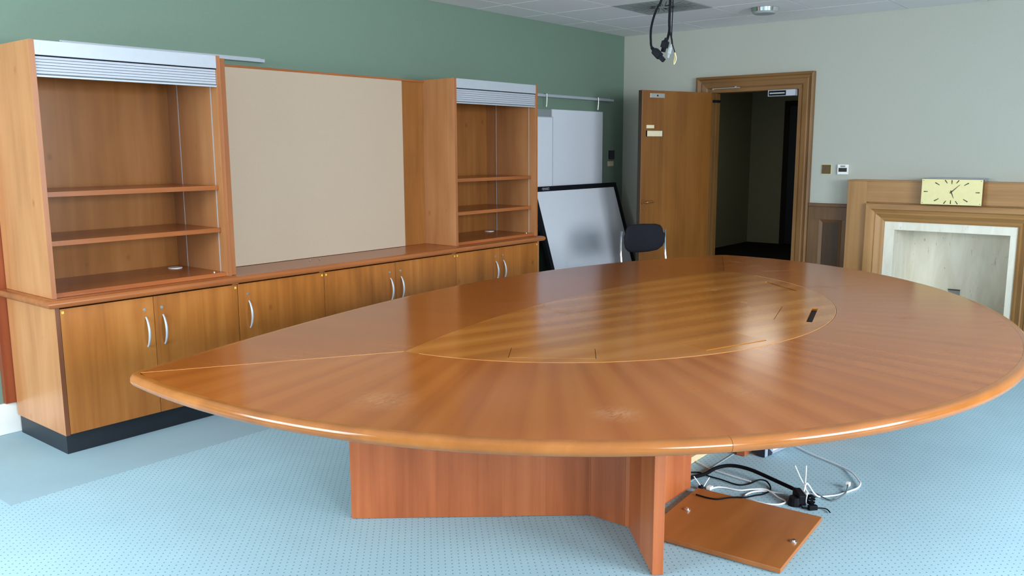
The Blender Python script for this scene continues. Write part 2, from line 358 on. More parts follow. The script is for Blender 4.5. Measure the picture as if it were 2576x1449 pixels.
def window(i, horiz, a, b):
    t = thing('window_%d' % i, None, None, kind='structure')
    t['label'] = 'white framed window behind the camera'
    def pc(name, u0, u1, z0, z1, d0, d1, mat):
        if horiz: return pbox(name, M[mat], t, u0, u1, WYB - d1, WYB - d0, z0, z1, 0)
        return pbox(name, M[mat], t, WXN - d1, WXN - d0, u0, u1, z0, z1, 0)
    pc('frame', a, a + 0.05, WZ0, WZ1, 0.03, 0.09, 'white_paint'); pc('frame', b - 0.05, b, WZ0, WZ1, 0.03, 0.09, 'white_paint')
    pc('frame', a + 0.05, b - 0.05, WZ0, WZ0 + 0.05, 0.03, 0.09, 'white_paint'); pc('frame', a + 0.05, b - 0.05, WZ1 - 0.05, WZ1, 0.03, 0.09, 'white_paint')
    n = 2 if b - a > 1.8 else 1
    for k in range(1, n): pc('mullion', a + (b - a) * k / n - 0.025, a + (b - a) * k / n + 0.025, WZ0 + 0.05, WZ1 - 0.05, 0.03, 0.09, 'white_paint')
    for k in range(n):
        pc('pane', a + (b - a) * k / n + 0.05, a + (b - a) * (k + 1) / n - 0.05, WZ0 + 0.05, WZ1 - 0.05, 0.055, 0.06, 'glass')
window(1, True, *WIN_BACK[0]); window(2, True, *WIN_BACK[1]); window(3, False, *WIN_NEAR[0])
bm = NB(); box(bm, 1.2 - 2.4, 1.95, YG - 0.02, YG, 0, 0.165, 0.004); struct('baseboard_left', bm, M['white_paint'], 'white skirting board left of the cabinets')
bm = NB(); box(bm, 5.6, XF - 0.03, YG - 0.02, YG, 0, 0.165, 0.004); struct('baseboard_left', bm, M['white_paint'], 'white skirting board behind the leaning screen')

# ceiling with its tiles
bm = NB(); box(bm, WXN - TH, XF + TH, WYB - TH, YG + TH, ZC, ZC + 0.1); ceil = struct('ceiling', bm, M['tbar'], 'suspended ceiling of pale square tiles')
xs = [XF]; k = 7.26
while k > WXN: xs.append(k); k -= 0.6
xs.append(WXN); ys = [YG]; k = 4.5
while k > WYB: ys.append(k); k -= 0.6
ys.append(WYB)
tile_mesh = {}
for i in range(len(xs) - 1):
    for j in range(len(ys) - 1):
        x1, x0, y1, y0 = xs[i], xs[i + 1], ys[j], ys[j + 1]
        if abs(x0 - 6.06) < 0.01 and abs(y0 - 3.3) < 0.01: continue
        key = (round(x1 - x0, 3), round(y1 - y0, 3))
        if key[0] < 0.03 or key[1] < 0.03: continue
        if key not in tile_mesh:
            bm = NB(); hx, hy = key[0] / 2 - 0.005, key[1] / 2 - 0.005; box(bm, -hx, hx, -hy, hy, -0.006, 0.0)
            for f in [f for f in bm.faces if f.calc_center_median().z < -0.0055]:
                bmesh.ops.inset_region(bm, faces=[f], thickness=0.006, depth=0.003)
            o = link('ceiling_tile', bm, M['tile'], ceil); tile_mesh[key] = o.data
        else:
            o = bpy.data.objects.new('ceiling_tile', tile_mesh[key]); COL.objects.link(o); o.parent = ceil
        o.location = ((x0 + x1) / 2, (y0 + y1) / 2, ZC)

# hallway beyond the door
HX0, HX1, HY0, HY1 = XF + TH, 12.95, 2.4, 5.7
bm = NB(); box(bm, HX0 - TH, HX1 + 0.1, HY0 - 0.1, HY1 + 0.1, -0.1, 0.004); 
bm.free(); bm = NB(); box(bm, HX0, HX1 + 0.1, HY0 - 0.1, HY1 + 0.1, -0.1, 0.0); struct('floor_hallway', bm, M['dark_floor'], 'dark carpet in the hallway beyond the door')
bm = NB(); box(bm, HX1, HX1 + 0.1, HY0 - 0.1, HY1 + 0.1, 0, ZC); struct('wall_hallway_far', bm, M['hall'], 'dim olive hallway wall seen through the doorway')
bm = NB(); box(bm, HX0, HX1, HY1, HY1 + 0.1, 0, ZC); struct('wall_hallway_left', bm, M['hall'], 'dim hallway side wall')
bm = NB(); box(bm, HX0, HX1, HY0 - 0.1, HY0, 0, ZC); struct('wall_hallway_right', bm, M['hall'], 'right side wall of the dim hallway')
bm = NB(); box(bm, HX0, HX1 + 0.1, HY0 - 0.1, HY1 + 0.1, ZC, ZC + 0.1); struct('ceiling_hallway', bm, M['tile'], 'hallway ceiling')
d2 = thing('door_2', 'dark closed door at the far end of the hallway', None, (HX1, 4.65, 0), kind='structure')
pbox('leaf', M['kick'], d2, -0.05, -0.005, -0.45, 0.42, 0.01, 2.1)
pbox('frame', M['brick_dark'], d2, -0.06, 0, 0.42, 0.50, 0, 2.18); pbox('frame', M['brick_dark'], d2, -0.06, 0, -0.53, -0.45, 0, 2.18); pbox('frame', M['brick_dark'], d2, -0.06, 0, -0.45, 0.42, 2.1, 2.18)

# door frame (architrave with a stepped profile) around the opening
tf = thing('trim_1', 'dark oak moulded frame around the doorway', None, (XF, 3.405, 0), kind='structure')
OFF = (XF, 3.405, 0)
AW = 0.145
def arch_side(name, ya, yb, za, zb, mat, vert):
    """architrave piece as three stepped strips, thickest at the outer edge"""
    return None
def prism(bm, prof, p0, p1, out):
    """sweep profile [(along-out, proj)] between two mitred ends"""
    pass
def frame_mould(parent, matv, math_, y_in0, y_in1, z_in1, width, prof, x_wall, names, off, z0=0.0):
    """three-sided mitred moulding; prof = [(distance from outer edge, projection)]"""
    yo0, yo1, zo = y_in0 - width, y_in1 + width, z_in1 + width
    full = [(0, 0)] + prof + [(width, 0)]
    def piece(name, fa, fb, mat):
        bm = NB(); A = [bm.verts.new(fa(d, p)) for d, p in full]; B = [bm.verts.new(fb(d, p)) for d, p in full]
        n = len(full)
        for k in range(n - 1): bm.faces.new((A[k], A[k + 1], B[k + 1], B[k]))
        bm.faces.new((A[0], B[0], B[-1], A[-1])); bm.faces.new(A); bm.faces.new(B[::-1])
        return link(name, bm, mat, parent, off)
    piece(names[0], lambda d, p: (x_wall - p, yo1 - d, z0), lambda d, p: (x_wall - p, yo1 - d, zo - d), matv)
    piece(names[0], lambda d, p: (x_wall - p, yo0 + d, z0), lambda d, p: (x_wall - p, yo0 + d, zo - d), matv)
    piece(names[1], lambda d, p: (x_wall - p, yo1 - d, zo - d), lambda d, p: (x_wall - p, yo0 + d, zo - d), math_)
frame_mould(tf, M['oak_dark'], M['oak_h'], DY0, DY1, DZ1, AW, [(0, 0.045), (0.02, 0.048), (0.03, 0.036), (0.05, 0.03), (0.06, 0.034), (0.10, 0.028), (0.115, 0.018), (0.145, 0.016)], XF - 0.0005, ('architrave_post', 'architrave_head'), OFF)
pbox('jamb_lining', M['oak_dark'], tf, XF - 0.005, XF + TH, DY1 - 0.004, DY1 + 0.0, 0, DZ1, 0, OFF)
pbox('jamb_lining', M['oak_dark'], tf, XF - 0.005, XF + TH, DY0, DY0 + 0.004, 0, DZ1, 0, OFF)
pbox('head_lining', M['oak_h'], tf, XF - 0.005, XF + TH, DY0 + 0.004, DY1 - 0.004, DZ1 - 0.004, DZ1, 0, OFF)
pbox('door_stop', M['oak_dark'], tf, XF + 0.05, XF + 0.075, DY1 - 0.03, DY1 - 0.004, 0, DZ1 - 0.004, 0.001, OFF)
# magnetic lock on the frame head, closer rail on the head
ml = pbox('magnet_lock', M['alu'], tf, XF - 0.06, XF - 0.0, 2.99, 3.245, DZ1 - 0.062, DZ1 - 0.006, 0.002, OFF); ml['label'] = 'silver magnetic lock under the door head'
pbox('magnet_face', M['black'], ml, XF - 0.0635, XF - 0.06, 3.075, 3.235, DZ1 - 0.057, DZ1 - 0.013, 0, OFF)
pbox('magnet_core', M['steel'], ml, XF - 0.066, XF - 0.0635, 3.085, 3.225, DZ1 - 0.041, DZ1 - 0.030, 0, OFF)
rl = pbox('closer_rail', M['steel'], tf, XF - 0.058, XF - 0.036, 3.52, 3.80, DZ1 + 0.028, DZ1 + 0.036, 0.001, OFF)
pbox('rail_bracket', M['steel'], rl, XF - 0.045, XF - 0.02, 3.79, 3.81, DZ1 + 0.02, DZ1 + 0.032, 0.001, OFF); pbox('rail_bracket', M['steel'], rl, XF - 0.045, XF - 0.02, 3.56, 3.58, DZ1 + 0.034, DZ1 + 0.046, 0.001, OFF)

pbox('hinge_arm', M['black'], tf, XF + 0.02, XF + 0.10, DY1 - 0.05, DY1 - 0.004, 1.912, 1.936, 0.001, OFF)
# open door leaf, hinged at the left jamb
DW = 0.845
d1 = thing('door_1', 'brown oak door standing open into the room with two small paper signs', None, (XF - 0.052, DY1 + 0.005, 0), (0, 0, math.radians(159.5)), kind='structure')
# local: x from hinge to free edge, y>0 ... visible face at y = +0.045
pbox('leaf', M['oak_door'], d1, 0.0, DW, 0.0, 0.045, 0.012, DZ1 - 0.004, 0.002)
pbox('leaf_edge', M['oak_panel_shaded_edge'], d1, DW, DW + 0.006, 0.001, 0.044, 0.012, DZ1 - 0.004, 0.001)  # unlit free edge: its shade is painted as darker oak
def on_door(name, mat, u0, u1, z0, z1, d=0.004): return pbox(name, M[mat], d1, DW - u1, DW - u0, 0.045, 0.045 + d, z0, z1, 0.0008)
pl_ = on_door('strike_plate', 'steel', 0.085, 0.255, 1.935, 1.975, 0.012); pl_['label'] = 'silver magnet plate near the top of the door'
bm = NB(); cyl(bm, (DW - 0.17, 0.057, 1.955), (0, 1, 0), 0.008, 0.002, 12); link('plate_screw', bm, M['black'], pl_)
on_door('paper_sign', 'paper', 0.055, 0.145, 1.66, 1.69, 0.002)
hs = on_door('sign_holder', 'black', 0.05, 0.248, 1.585, 1.64, 0.004)
pbox('sign_insert', M['paper'], hs, DW - 0.24, DW - 0.062, 0.0495, 0.0515, 1.587, 1.638, 0.0005)
bm = NB(); cyl(bm, (DW - 0.038, 0.045, 0.985), (0, 1, 0), 0.024, 0.008, 20); rose = link('handle_rose', bm, M['handle_brass'], d1, smooth=True)
bm = NB(); tube(bm, smooth_path([(DW - 0.038, 0.05, 0.985), (DW - 0.038, 0.085, 0.985), (DW - 0.05, 0.095, 0.986), (DW - 0.10, 0.095, 0.99), (DW - 0.115, 0.095, 0.991)], 4), 0.011, 10); link('lever', bm, M['handle_brass'], rose, smooth=True)
bm = NB(); cyl(bm, (DW - 0.038, 0.045, 0.92), (0, 1, 0), 0.012, 0.006, 16); link('keyhole_escutcheon', bm, M['handle_brass'], d1, smooth=True)
for z in (0.25, 1.05, 1.8):
    bm = NB(); cyl(bm, (-0.006, 0.0, z), (0, 0, 1), 0.007, 0.09, 10); link('hinge', bm, M['steel'], d1, smooth=True)
pbox('closer_body', M['black'], d1, 0.0, 0.22, -0.045, 0.0, 1.9, 1.95, 0.003)

# dado panelling between door and fireplace
dp = thing('trim_2', 'dark oak dado panel between doorway and fireplace', None, (XF, 2.64, 0), kind='structure'); OFF = (XF, 2.64, 0)
y0, y1 = 2.452, DY0 - AW - 0.002
pbox('dado_cap', M['oak_dado'], dp, XF - 0.045, XF - 0.001, y0, y1, 0.955, 0.985, 0.004, OFF)
pbox('top_rail', M['oak_dado'], dp, XF - 0.025, XF - 0.001, y0, y1, 0.84, 0.955, 0.001, OFF)
pbox('stile', M['oak_dado'], dp, XF - 0.025, XF - 0.001, y1 - 0.10, y1, 0.0, 0.84, 0.001, OFF); pbox('stile', M['oak_dado'], dp, XF - 0.025, XF - 0.001, y0, y0 + 0.07, 0.0, 0.84, 0.001, OFF)
pbox('bottom_rail', M['oak_dado'], dp, XF - 0.025, XF - 0.001, y0 + 0.07, y1 - 0.10, 0.0, 0.16, 0.001, OFF)
pbox('panel', M['oak_panel_shaded_edge'], dp, XF - 0.008, XF - 0.001, y0 + 0.07, y1 - 0.10, 0.16, 0.84, 0, OFF)
bm = NB(); ya, yb = y0 + 0.07, y1 - 0.10
for (p, q) in (((ya, 0.16), (ya, 0.84)), ((yb, 0.84), (yb, 0.16)), ((ya, 0.84), (yb, 0.84)), ((yb, 0.16), (ya, 0.16))):
    s = 0.028; cy, cz = (ya + yb) / 2, 0.5
    def inn(v): return (v[0] + (s if v[0] < cy else -s), v[1] + (s if v[1] < cz else -s))
    a, b, c, d = p, q, inn(q), inn(p)
    bm.faces.new([bm.verts.new((XF - 0.022, *a)), bm.verts.new((XF - 0.022, *b)), bm.verts.new((XF - 0.009, *c)), bm.verts.new((XF - 0.009, *d))])
link('panel_bead', bm, M['oak_dado'], dp, OFF)

# ------------------------------------------------------------------ fireplace
XP = 7.62                                    # face of the oak surround
fp = thing('fireplace', 'oak fireplace surround with pale travertine slips and firebox', 'fireplace', (XF, 1.636, 0)); OFF = (XF, 1.636, 0)
FO0, FO1 = 0.823, 2.45                       # outer sides
pbox('surround_post', M['oak_fp'], fp, XP, XF - 0.001, 2.285, FO1, 0, 1.195, 0.002, OFF); pbox('surround_post', M['oak_fp'], fp, XP, XF - 0.001, FO0, 0.988, 0, 1.195, 0.002, OFF)
pbox('frieze', M['oak_fp_h'], fp, XP + 0.001, XF - 0.001, 0.988, 2.285, 1.02, 1.195, 0.001, OFF)
pbox('mantel_cap', M['oak_fp_h'], fp, XP - 0.006, XF - 0.001, FO0 - 0.004, FO1 + 0.004, 1.195, 1.204, 0.002, OFF)
pbox('backing', M['oak_fp'], fp, XP + 0.03, XF - 0.001, 2.14, 2.285, 0, 1.02, 0, OFF); pbox('backing', M['oak_fp'], fp, XP + 0.03, XF - 0.001, 0.988, 1.133, 0, 1.02, 0, OFF); pbox('backing', M['oak_fp_h'], fp, XP + 0.03, XF - 0.001, 1.133, 2.14, 0.862, 1.02, 0, OFF)
frame_mould(fp, M['oak_fp'], M['oak_fp_h'], 1.139, 2.134, 0.859, 0.15, [(0, 0.066), (0.008, 0.07), (0.045, 0.07), (0.055, 0.058), (0.075, 0.05), (0.085, 0.053), (0.12, 0.026), (0.135, 0.022), (0.15, 0.014)], XP + 0.0295, ('bolection_post', 'bolection_head'), OFF)
XS = XP + 0.025
pbox('stone_slip', M['trav'], fp, XS, XF - 0.001, 2.053, 2.1335, 0, 0.79, 0.001, OFF); pbox('stone_slip', M['trav'], fp, XS, XF - 0.001, 1.1395, 1.19, 0, 0.79, 0.001, OFF); pbox('stone_lintel', M['trav'], fp, XS, XF - 0.001, 1.1395, 2.1335, 0.79, 0.8585, 0.001, OFF)
XB = 8.22
pbox('firebox_side', M['trav'], fp, XF, XB, FY1, FY1 + 0.02, 0, FZ1, 0, OFF); pbox('firebox_side', M['trav'], fp, XF, XB, FY0 - 0.02, FY0, 0, FZ1, 0, OFF)
pbox('firebox_back', M['trav'], fp, XB, XB + 0.02, FY0 - 0.02, FY1 + 0.02, 0, FZ1, 0, OFF); pbox('firebox_top', M['trav'], fp, XF, XB + 0.02, FY0 - 0.02, FY1 + 0.02, FZ1, FZ1 + 0.02, 0, OFF)
pbox('hearth', M['trav'], fp, XS + 0.001, XB, FY0 + 0.001, FY1 - 0.001, 0.001, 0.012, 0, OFF)
so = pbox('gas_plate', M['grey_board'], fp, XB - 0.012, XB, 1.63, 1.72, 0.17, 0.235, 0.002, OFF)
pbox('plate_hood', M['bronze'], so, XB - 0.02, XB, 1.628, 1.722, 0.235, 0.243, 0.001, OFF); so['label'] = 'small metal plate low in the firebox'
# clock standing on the moulding ledge
ck = thing('mantel_clock', 'rectangular pale brass clock with dark baton markers on the fireplace', 'clock', (XP, 1.612, 1.0215))
CW, CH, CD = 0.443, 0.204, 0.085
pbox('case', M['oak_dark'], ck, -CD, -0.001, -CW / 2 + 0.004, CW / 2 - 0.004, 0.0, CH, 0.002)
pbox('rear_case', M['metal_grey'], ck, -0.004, 0.13, -CW / 2 + 0.004, CW / 2 - 0.004, 0.1835, CH + 0.006, 0.002)
fcp = pbox('face_plate', M['brass'], ck, -CD - 0.005, -CD, -CW / 2, CW / 2, 0.0, CH - 0.001, 0.001)
def clock_pt(ang, k):  # ang clockwise from 12, on a rectangle
    s, c = math.sin(ang), math.cos(ang); hw, hh = CW / 2 - 0.022, CH / 2 - 0.012
    r = min(hw / abs(s) if abs(s) > 1e-6 else 9, hh / abs(c) if abs(c) > 1e-6 else 9)
    return (-s * r * k, c * r * k)
marks = []
for hr in range(12):
    spec = {0: (0, 1), 6: (0, -1), 3: (1, 0), 9: (-1, 0), 1: (0.25, 1), 11: (-0.25, 1), 5: (0.25, -1), 7: (-0.25, -1), 2: (0.60, 0.78), 10: (-0.60, 0.78), 4: (0.60, -0.78), 8: (-0.60, -0.78)}[hr]
    hw, hh = CW / 2 - 0.018, CH / 2 - 0.008
    ox, oz = spec[0] * hw, spec[1] * hh
    L = 0.03; dx, dz = {0: (0, 1), 6: (0, -1), 3: (1, 0), 9: (-1, 0), 1: (0.6, 0.8), 11: (-0.6, 0.8), 5: (0.55, -0.8), 7: (-0.55, -0.8), 2: (0.86, 0.5), 10: (-0.86, 0.5), 4: (0.86, -0.5), 8: (-0.86, -0.5)}[hr]
    if hr in (2, 4, 8, 10): L = 0.038
    bm = NB(); nx, nz = -dz, dx; wo, wi = 0.0042, 0.0026
    q = [(ox + nx * wo, oz + nz * wo), (ox - nx * wo, oz - nz * wo), (ox - dx * L - nx * wi, oz - dz * L - nz * wi), (ox - dx * L + nx * wi, oz - dz * L + nz * wi)]
    lo = [bm.verts.new((-CD - 0.005, -a, CH / 2 + b)) for a, b in q]; hi = [bm.verts.new((-CD - 0.0065, -a, CH / 2 + b)) for a, b in q]
    bm.faces.new(hi); bm.faces.new(lo[::-1])
    for k in range(4): bm.faces.new((lo[k], lo[(k + 1) % 4], hi[(k + 1) % 4], hi[k]))
    link('hour_marker', bm, M['ink'], fcp)
def hand(name, dx, dz, L, w, dpt):
    bm = NB(); n = math.hypot(dx, dz); dx, dz = dx / n, dz / n; nx, nz = -dz, dx
    q = [(-dx * 0.012 + nx * w, -dz * 0.012 + nz * w), (-dx * 0.012 - nx * w, -dz * 0.012 - nz * w), (dx * L - nx * 0.001, dz * L - nz * 0.001), (dx * L + nx * 0.001, dz * L + nz * 0.001)]
    lo = [bm.verts.new((-CD - dpt, -a, CH / 2 + b)) for a, b in q]; hi = [bm.verts.new((-CD - dpt - 0.0015, -a, CH / 2 + b)) for a, b in q]
    bm.faces.new(hi); bm.faces.new(lo[::-1])
    for k in range(4): bm.faces.new((lo[k], lo[(k + 1) % 4], hi[(k + 1) % 4], hi[k]))
    link(name, bm, M['ink'], ck)
hand('minute_hand', 0.055, 0.055, 0.085, 0.0042, 0.008); hand('hour_hand', 0.02, -0.05, 0.054, 0.0048, 0.0066)
bm = NB(); cyl(bm, (-CD - 0.005, 0, CH / 2), (-1, 0, 0), 0.005, 0.006, 12); link('hand_pin', bm, M['ink'], ck)
for sy in (-1, 1):
    for sz in (0.012, CH - 0.012):
        bm = NB(); cyl(bm, (-CD - 0.005, sy * (CW / 2 - 0.012), sz), (-1, 0, 0), 0.003, 0.0015, 10); link('screw', bm, M['ink'], fcp)

# wall controls
sw = thing('switch_plate', 'square dark bronze blank switch plate on the cream wall beside the doorway', 'switch plate', (XF, 2.693, 1.287))
pbox('rim', M['brass'], sw, -0.006, 0, -0.044, 0.044, -0.044, 0.044, 0.001); pbox('plate', M['bronze'], sw, -0.009, -0.006, -0.040, 0.040, -0.040, 0.040, 0.001)
tc_ = thing('wall_controller', 'white wall controller with black display next to the bronze plate', 'controller', (XF, 2.544, 1.287))
pbox('body', M['white_plastic'], tc_, -0.022, 0, -0.047, 0.047, -0.044, 0.044, 0.003); pbox('screen', M['display'], tc_, -0.0235, -0.022, -0.036, 0.036, -0.020, 0.014, 0.0005); pbox('badge', M['grey_board'], tc_, -0.0235, -0.022, -0.021, 0.021, 0.021, 0.035, 0.0005)
th = thing('wall_thermostat', 'small dark thermostat in the shadowed corner of the green wall', 'thermostat', (7.53, YG, 1.415))
pbox('body', M['kick'], th, -0.045, 0.045, -0.025, 0, -0.045, 0.045, 0.004); pbox('back_plate', M['grey_board'], th, -0.052, 0.052, -0.006, 0, -0.05, 0.05, 0.002)
nt = pbox('wall_notice', M['paper'], None, -0.055, 0.055, -0.003, 0, -0.025, 0.025, 0.0005); nt.location = (7.535, YG, 1.325); tag(nt, 'small pale notice below the corner thermostat', 'notice')

# ------------------------------------------------------------------ ceiling fittings
vx, vy = 6.36, 3.6
vt = thing('ceiling_vent', 'square grey swirl air diffuser set in the ceiling tiles', 'vent', (vx, vy, ZC))
pbox('plate', M['diffuser'], vt, -0.296, 0.296, -0.296, 0.296, -0.008, 0, 0.002)
for k in range(28):
    a = 2 * PI * k / 28; r0, r1 = (0.07, 0.24 if k % 2 else 0.27)
    bm = NB(); box(bm, r0, r1, -0.0022, 0.0022, -0.0090, -0.008, 0, Matrix.Rotation(a + 0.12, 4, 'Z') @ Matrix.Translation((0, 0.018, 0))); link('swirl_slot', bm, M['slot'], vt)
for k in range(8):
    a = 2 * PI * k / 8 + 0.2
    bm = NB(); box(bm, 0.06, 0.10, -0.010, 0.010, -0.011, -0.008, 0, Matrix.Rotation(a, 4, 'Z')); link('centre_slot', bm, M['slot'], vt)
dl = thing('ceiling_ring_light', 'round chrome rimmed ceiling fitting near the far wall', 'ceiling light', (6.96, 2.99, ZC - 0.009))
bm = NB(); cyl(bm, (0, 0, 0), (0, 0, -1), 0.115, 0.030, 40, 0.108); link('chrome_rim', bm, M['chrome'], dl, smooth=True)
bm = NB(); cyl(bm, (0, 0, -0.030), (0, 0, -1), 0.100, 0.014, 40, 0.085); link('lens', bm, M['diffuser'], dl, smooth=True)

# cables dangling from the ceiling
HXC = 2.9
def hang(pts, dx=0.0, m=4): return smooth_path([(HXC + dx + 0.006 * math.sin(i), p[0], p[1]) for i, p in enumerate(pts)], m)
def plug(bm, a, b, w0, t0):
    """tapered moulded connector from a to b"""
    a, b = Vector(a), Vector(b); d = b - a; L = d.length; d.normalize(); s = Vector((1, 0, 0)); q = d.cross(s)
    secs = [(-0.25, 0.35), (0.0, 0.55), (0.05, 0.9), (0.12, 1.0), (0.62, 1.0), (0.64, 0.62), (1.0, 0.60)]
    rings = [[bm.verts.new(a + d * (L * k) + q * (w0 * f * sx) + s * (t0 * f * sy)) for sx, sy in ((-1, -0.7), (-0.7, -1), (0.7, -1), (1, -0.7), (1, 0.7), (0.7, 1), (-0.7, 1), (-1, 0.7))] for k, f in secs]
    for A, B in zip(rings, rings[1:]):
        for k in range(8): bm.faces.new((A[k], A[(k + 1) % 8], B[(k + 1) % 8], B[k]))
    bm.faces.new(rings[0][::-1]); bm.faces.new(rings[-1])
TOPZ = ZC - 0.009
def hroot(name, label): return thing(name, label, 'cable', (HXC, 1.62, TOPZ), group='cables dangling from the ceiling')
OFFH = (HXC, 1.62, TOPZ)
c = hroot('hanging_cable', 'leftmost black cable looping from the ceiling to a black square plug')
bm = NB(); tube(bm, hang([(1.612, TOPZ), (1.618, 2.30), (1.628, 2.10), (1.637, 2.016), (1.648, 1.991), (1.662, 1.961), (1.675, 1.925), (1.681, 1.897), (1.681, 1.874), (1.677, 1.855), (1.666, 1.842)], -0.016), 0.0042, 8); link('sheath', bm, M['cable_black'], c, OFFH, True)
bm = NB(); plug(bm, (HXC - 0.016, 1.664, 1.839), (HXC - 0.016, 1.621, 1.797), 0.0125, 0.011); link('connector', bm, M['black'], c, OFFH)
c = hroot('hanging_cable', 'thick black cable hanging straight from the ceiling to a tapered plug')
bm = NB(); tube(bm, hang([(1.620, TOPZ), (1.619, 2.3), (1.617, 2.1), (1.616, 2.014), (1.614, 1.979), (1.614, 1.935), (1.615, 1.909), (1.624, 1.883), (1.629, 1.873)], 0.012), 0.005, 8); link('sheath', bm, M['cable_black'], c, OFFH, True)
bm = NB(); plug(bm, (HXC + 0.012, 1.630, 1.872), (HXC + 0.012, 1.641, 1.832), 0.0125, 0.011); link('connector', bm, M['black'], c, OFFH)
c = hroot('hanging_cable', 'thin black ceiling cable ending in a white clip connector')
bm = NB(); tube(bm, hang([(1.606, TOPZ), (1.608, 2.3), (1.609, 2.1), (1.61, 2.013), (1.609, 1.979), (1.609, 1.935), (1.607, 1.905), (1.601, 1.873), (1.599, 1.85)], 0.0), 0.0032, 8); link('sheath', bm, M['cable_black'], c, OFFH, True)
bm = NB(); plug(bm, (HXC, 1.602, 1.846), (HXC, 1.613, 1.808), 0.006, 0.005); link('connector', bm, M['grey_board'], c, OFFH)
c = hroot('hanging_cable', 'thinnest rightmost ceiling cable ending in bare yellow wires')
bm = NB(); tube(bm, hang([(1.600, TOPZ), (1.604, 2.3), (1.605, 2.0), (1.604, 1.93), (1.601, 1.869), (1.595, 1.851), (1.588, 1.826)], 0.008), 0.0018, 6); link('sheath', bm, M['cable_black'], c, OFFH, True)
for pts in ([(1.589, 1.826), (1.586, 1.81), (1.587, 1.797), (1.592, 1.783)], [(1.589, 1.826), (1.591, 1.812), (1.594, 1.797), (1.592, 1.784)]):
    bm = NB(); tube(bm, hang(pts, 0.008), 0.0016, 6); link('bare_wire', bm, M['yellow'], c, OFFH, True)
bm = NB(); cyl(bm, (0, 0, 0), (0, 0, -1), 0.03, 0.006, 20); o = link('cable_grommet', bm, M['black'], None); o.location = (HXC, 1.612, ZC - 0.0088); tag(o, 'black cable outlet in the ceiling above the table', 'grommet')

# ------------------------------------------------------------------ wall of cabinets
YD = 4.22; YW = 4.785                        # door fronts, back of the units
def bow_handle(parent, x, z0, z1, y, off):
    bm = NB(); pts = []
    for k in range(13):
        t = k / 12; zz = z0 + (z1 - z0) * t; d = 0.028 * (math.sin(PI * t) ** 0.7) if 0 < t < 1 else 0.0
        pts.append((x, y - 0.003 - d, zz))
    rr = [0.0042 + 0.0022 * math.sin(PI * k / 12) for k in range(13)]
    tube(bm, pts, rr, 8); return link('handle', bm, M['alu'], parent, off, True)
def cabinet(name, label, x0, x1, splits, left_end=False, right_end=False, handles=(), stickers=()):
    off = ((x0 + x1) / 2, 4.5, 0); c = thing(name, label, 'cabinet', off, group='low cherry cabinets under the worktop')
    yf = YD + 0.019
    a = x0 + 0.022; b = x1 - (0.022 if right_end else 0.001)
    pbox('side_panel', M['cab_side'], c, x0, x0 + 0.02, YD if left_end else yf, YW, 0.1, 0.736, 0.001, off)
    if left_end: pbox('front_edge_strip', M['edge_d'], c, x0 + 0.0, x0 + 0.02, YD - 0.0015, YD, 0.101, 0.735, 0.0, off)
    pbox('side_panel', M['cab_side'], c, x1 - 0.02, x1, YD if right_end else yf, YW, 0.1, 0.736, 0.001, off)
    pbox('bottom_panel', M['cab_in'], c, x0 + 0.02, x1 - 0.02, yf, YW, 0.1, 0.118, 0, off); pbox('back_panel', M['cab_in'], c, x0 + 0.02, x1 - 0.02, YW - 0.008, YW, 0.118, 0.736, 0, off)
    bm = NB(); box(bm, x0 + (0.012 if left_end else 0), x1, 4.247, 4.262, 0, 0.1)
    if left_end: box(bm, x0 + 0.012, x0 + 0.027, 4.262, YW, 0, 0.1)
    if right_end: box(bm, x1 - 0.027, x1 - 0.012, 4.262, YW, 0, 0.1)
    link('kickboard', bm, M['kick'], c, off)
    edges = [x0 + (0.0225 if left_end else 0.0012)] + list(splits) + [x1 - (0.0225 if right_end else 0.0012)]
    for k in range(len(edges) - 1):
        l = edges[k] + (0.0012 if k else 0); r = edges[k + 1] - (0.0012 if k + 1 < len(edges) - 1 else 0)
        d = pbox('door', M['cab_door'], c, l, r, YD, YD + 0.018, 0.104, 0.727, 0.0015, off)
        hx = handles[k]
        bow_handle(d, hx, 0.468, 0.625, YD, off)
        bm = NB(); cyl(bm, (hx - 0.004, YD, 0.664), (0, -1, 0), 0.0085, 0.003, 16); cyl(bm, (hx - 0.004, YD - 0.003, 0.664), (0, -1, 0), 0.006, 0.0015, 12); link('lock', bm, M['steel'], d, off, True)
        for sx in stickers:
            if l <= sx <= r: pbox('sticker', M['sticker'], d, sx - 0.006, sx + 0.006, YD - 0.0006, YD, 0.704, 0.716, 0, off)
    return c
cabinet('base_cabinet', 'end double door cherry cabinet under the large left bookcase', 1.73, 2.7215, [2.222], left_end=True, handles=(2.174, 2.268), stickers=(1.765, 2.708))
cabinet('base_cabinet', 'narrow single door cherry cabinet below the left side of the pinboard', 2.7225, 3.3335, [], handles=(2.79,), stickers=(3.318,))
cabinet('base_cabinet', 'wide double door cherry cabinet below the right side of the pinboard', 3.3345, 4.5345, [3.935], handles=(3.886, 3.983), stickers=(3.35, 4.522))
cabinet('base_cabinet', 'double door cherry cabinet under the small right bookcase', 4.5355, 5.53, [5.03], right_end=True, handles=(4.982, 5.072), stickers=(4.55, 5.50))

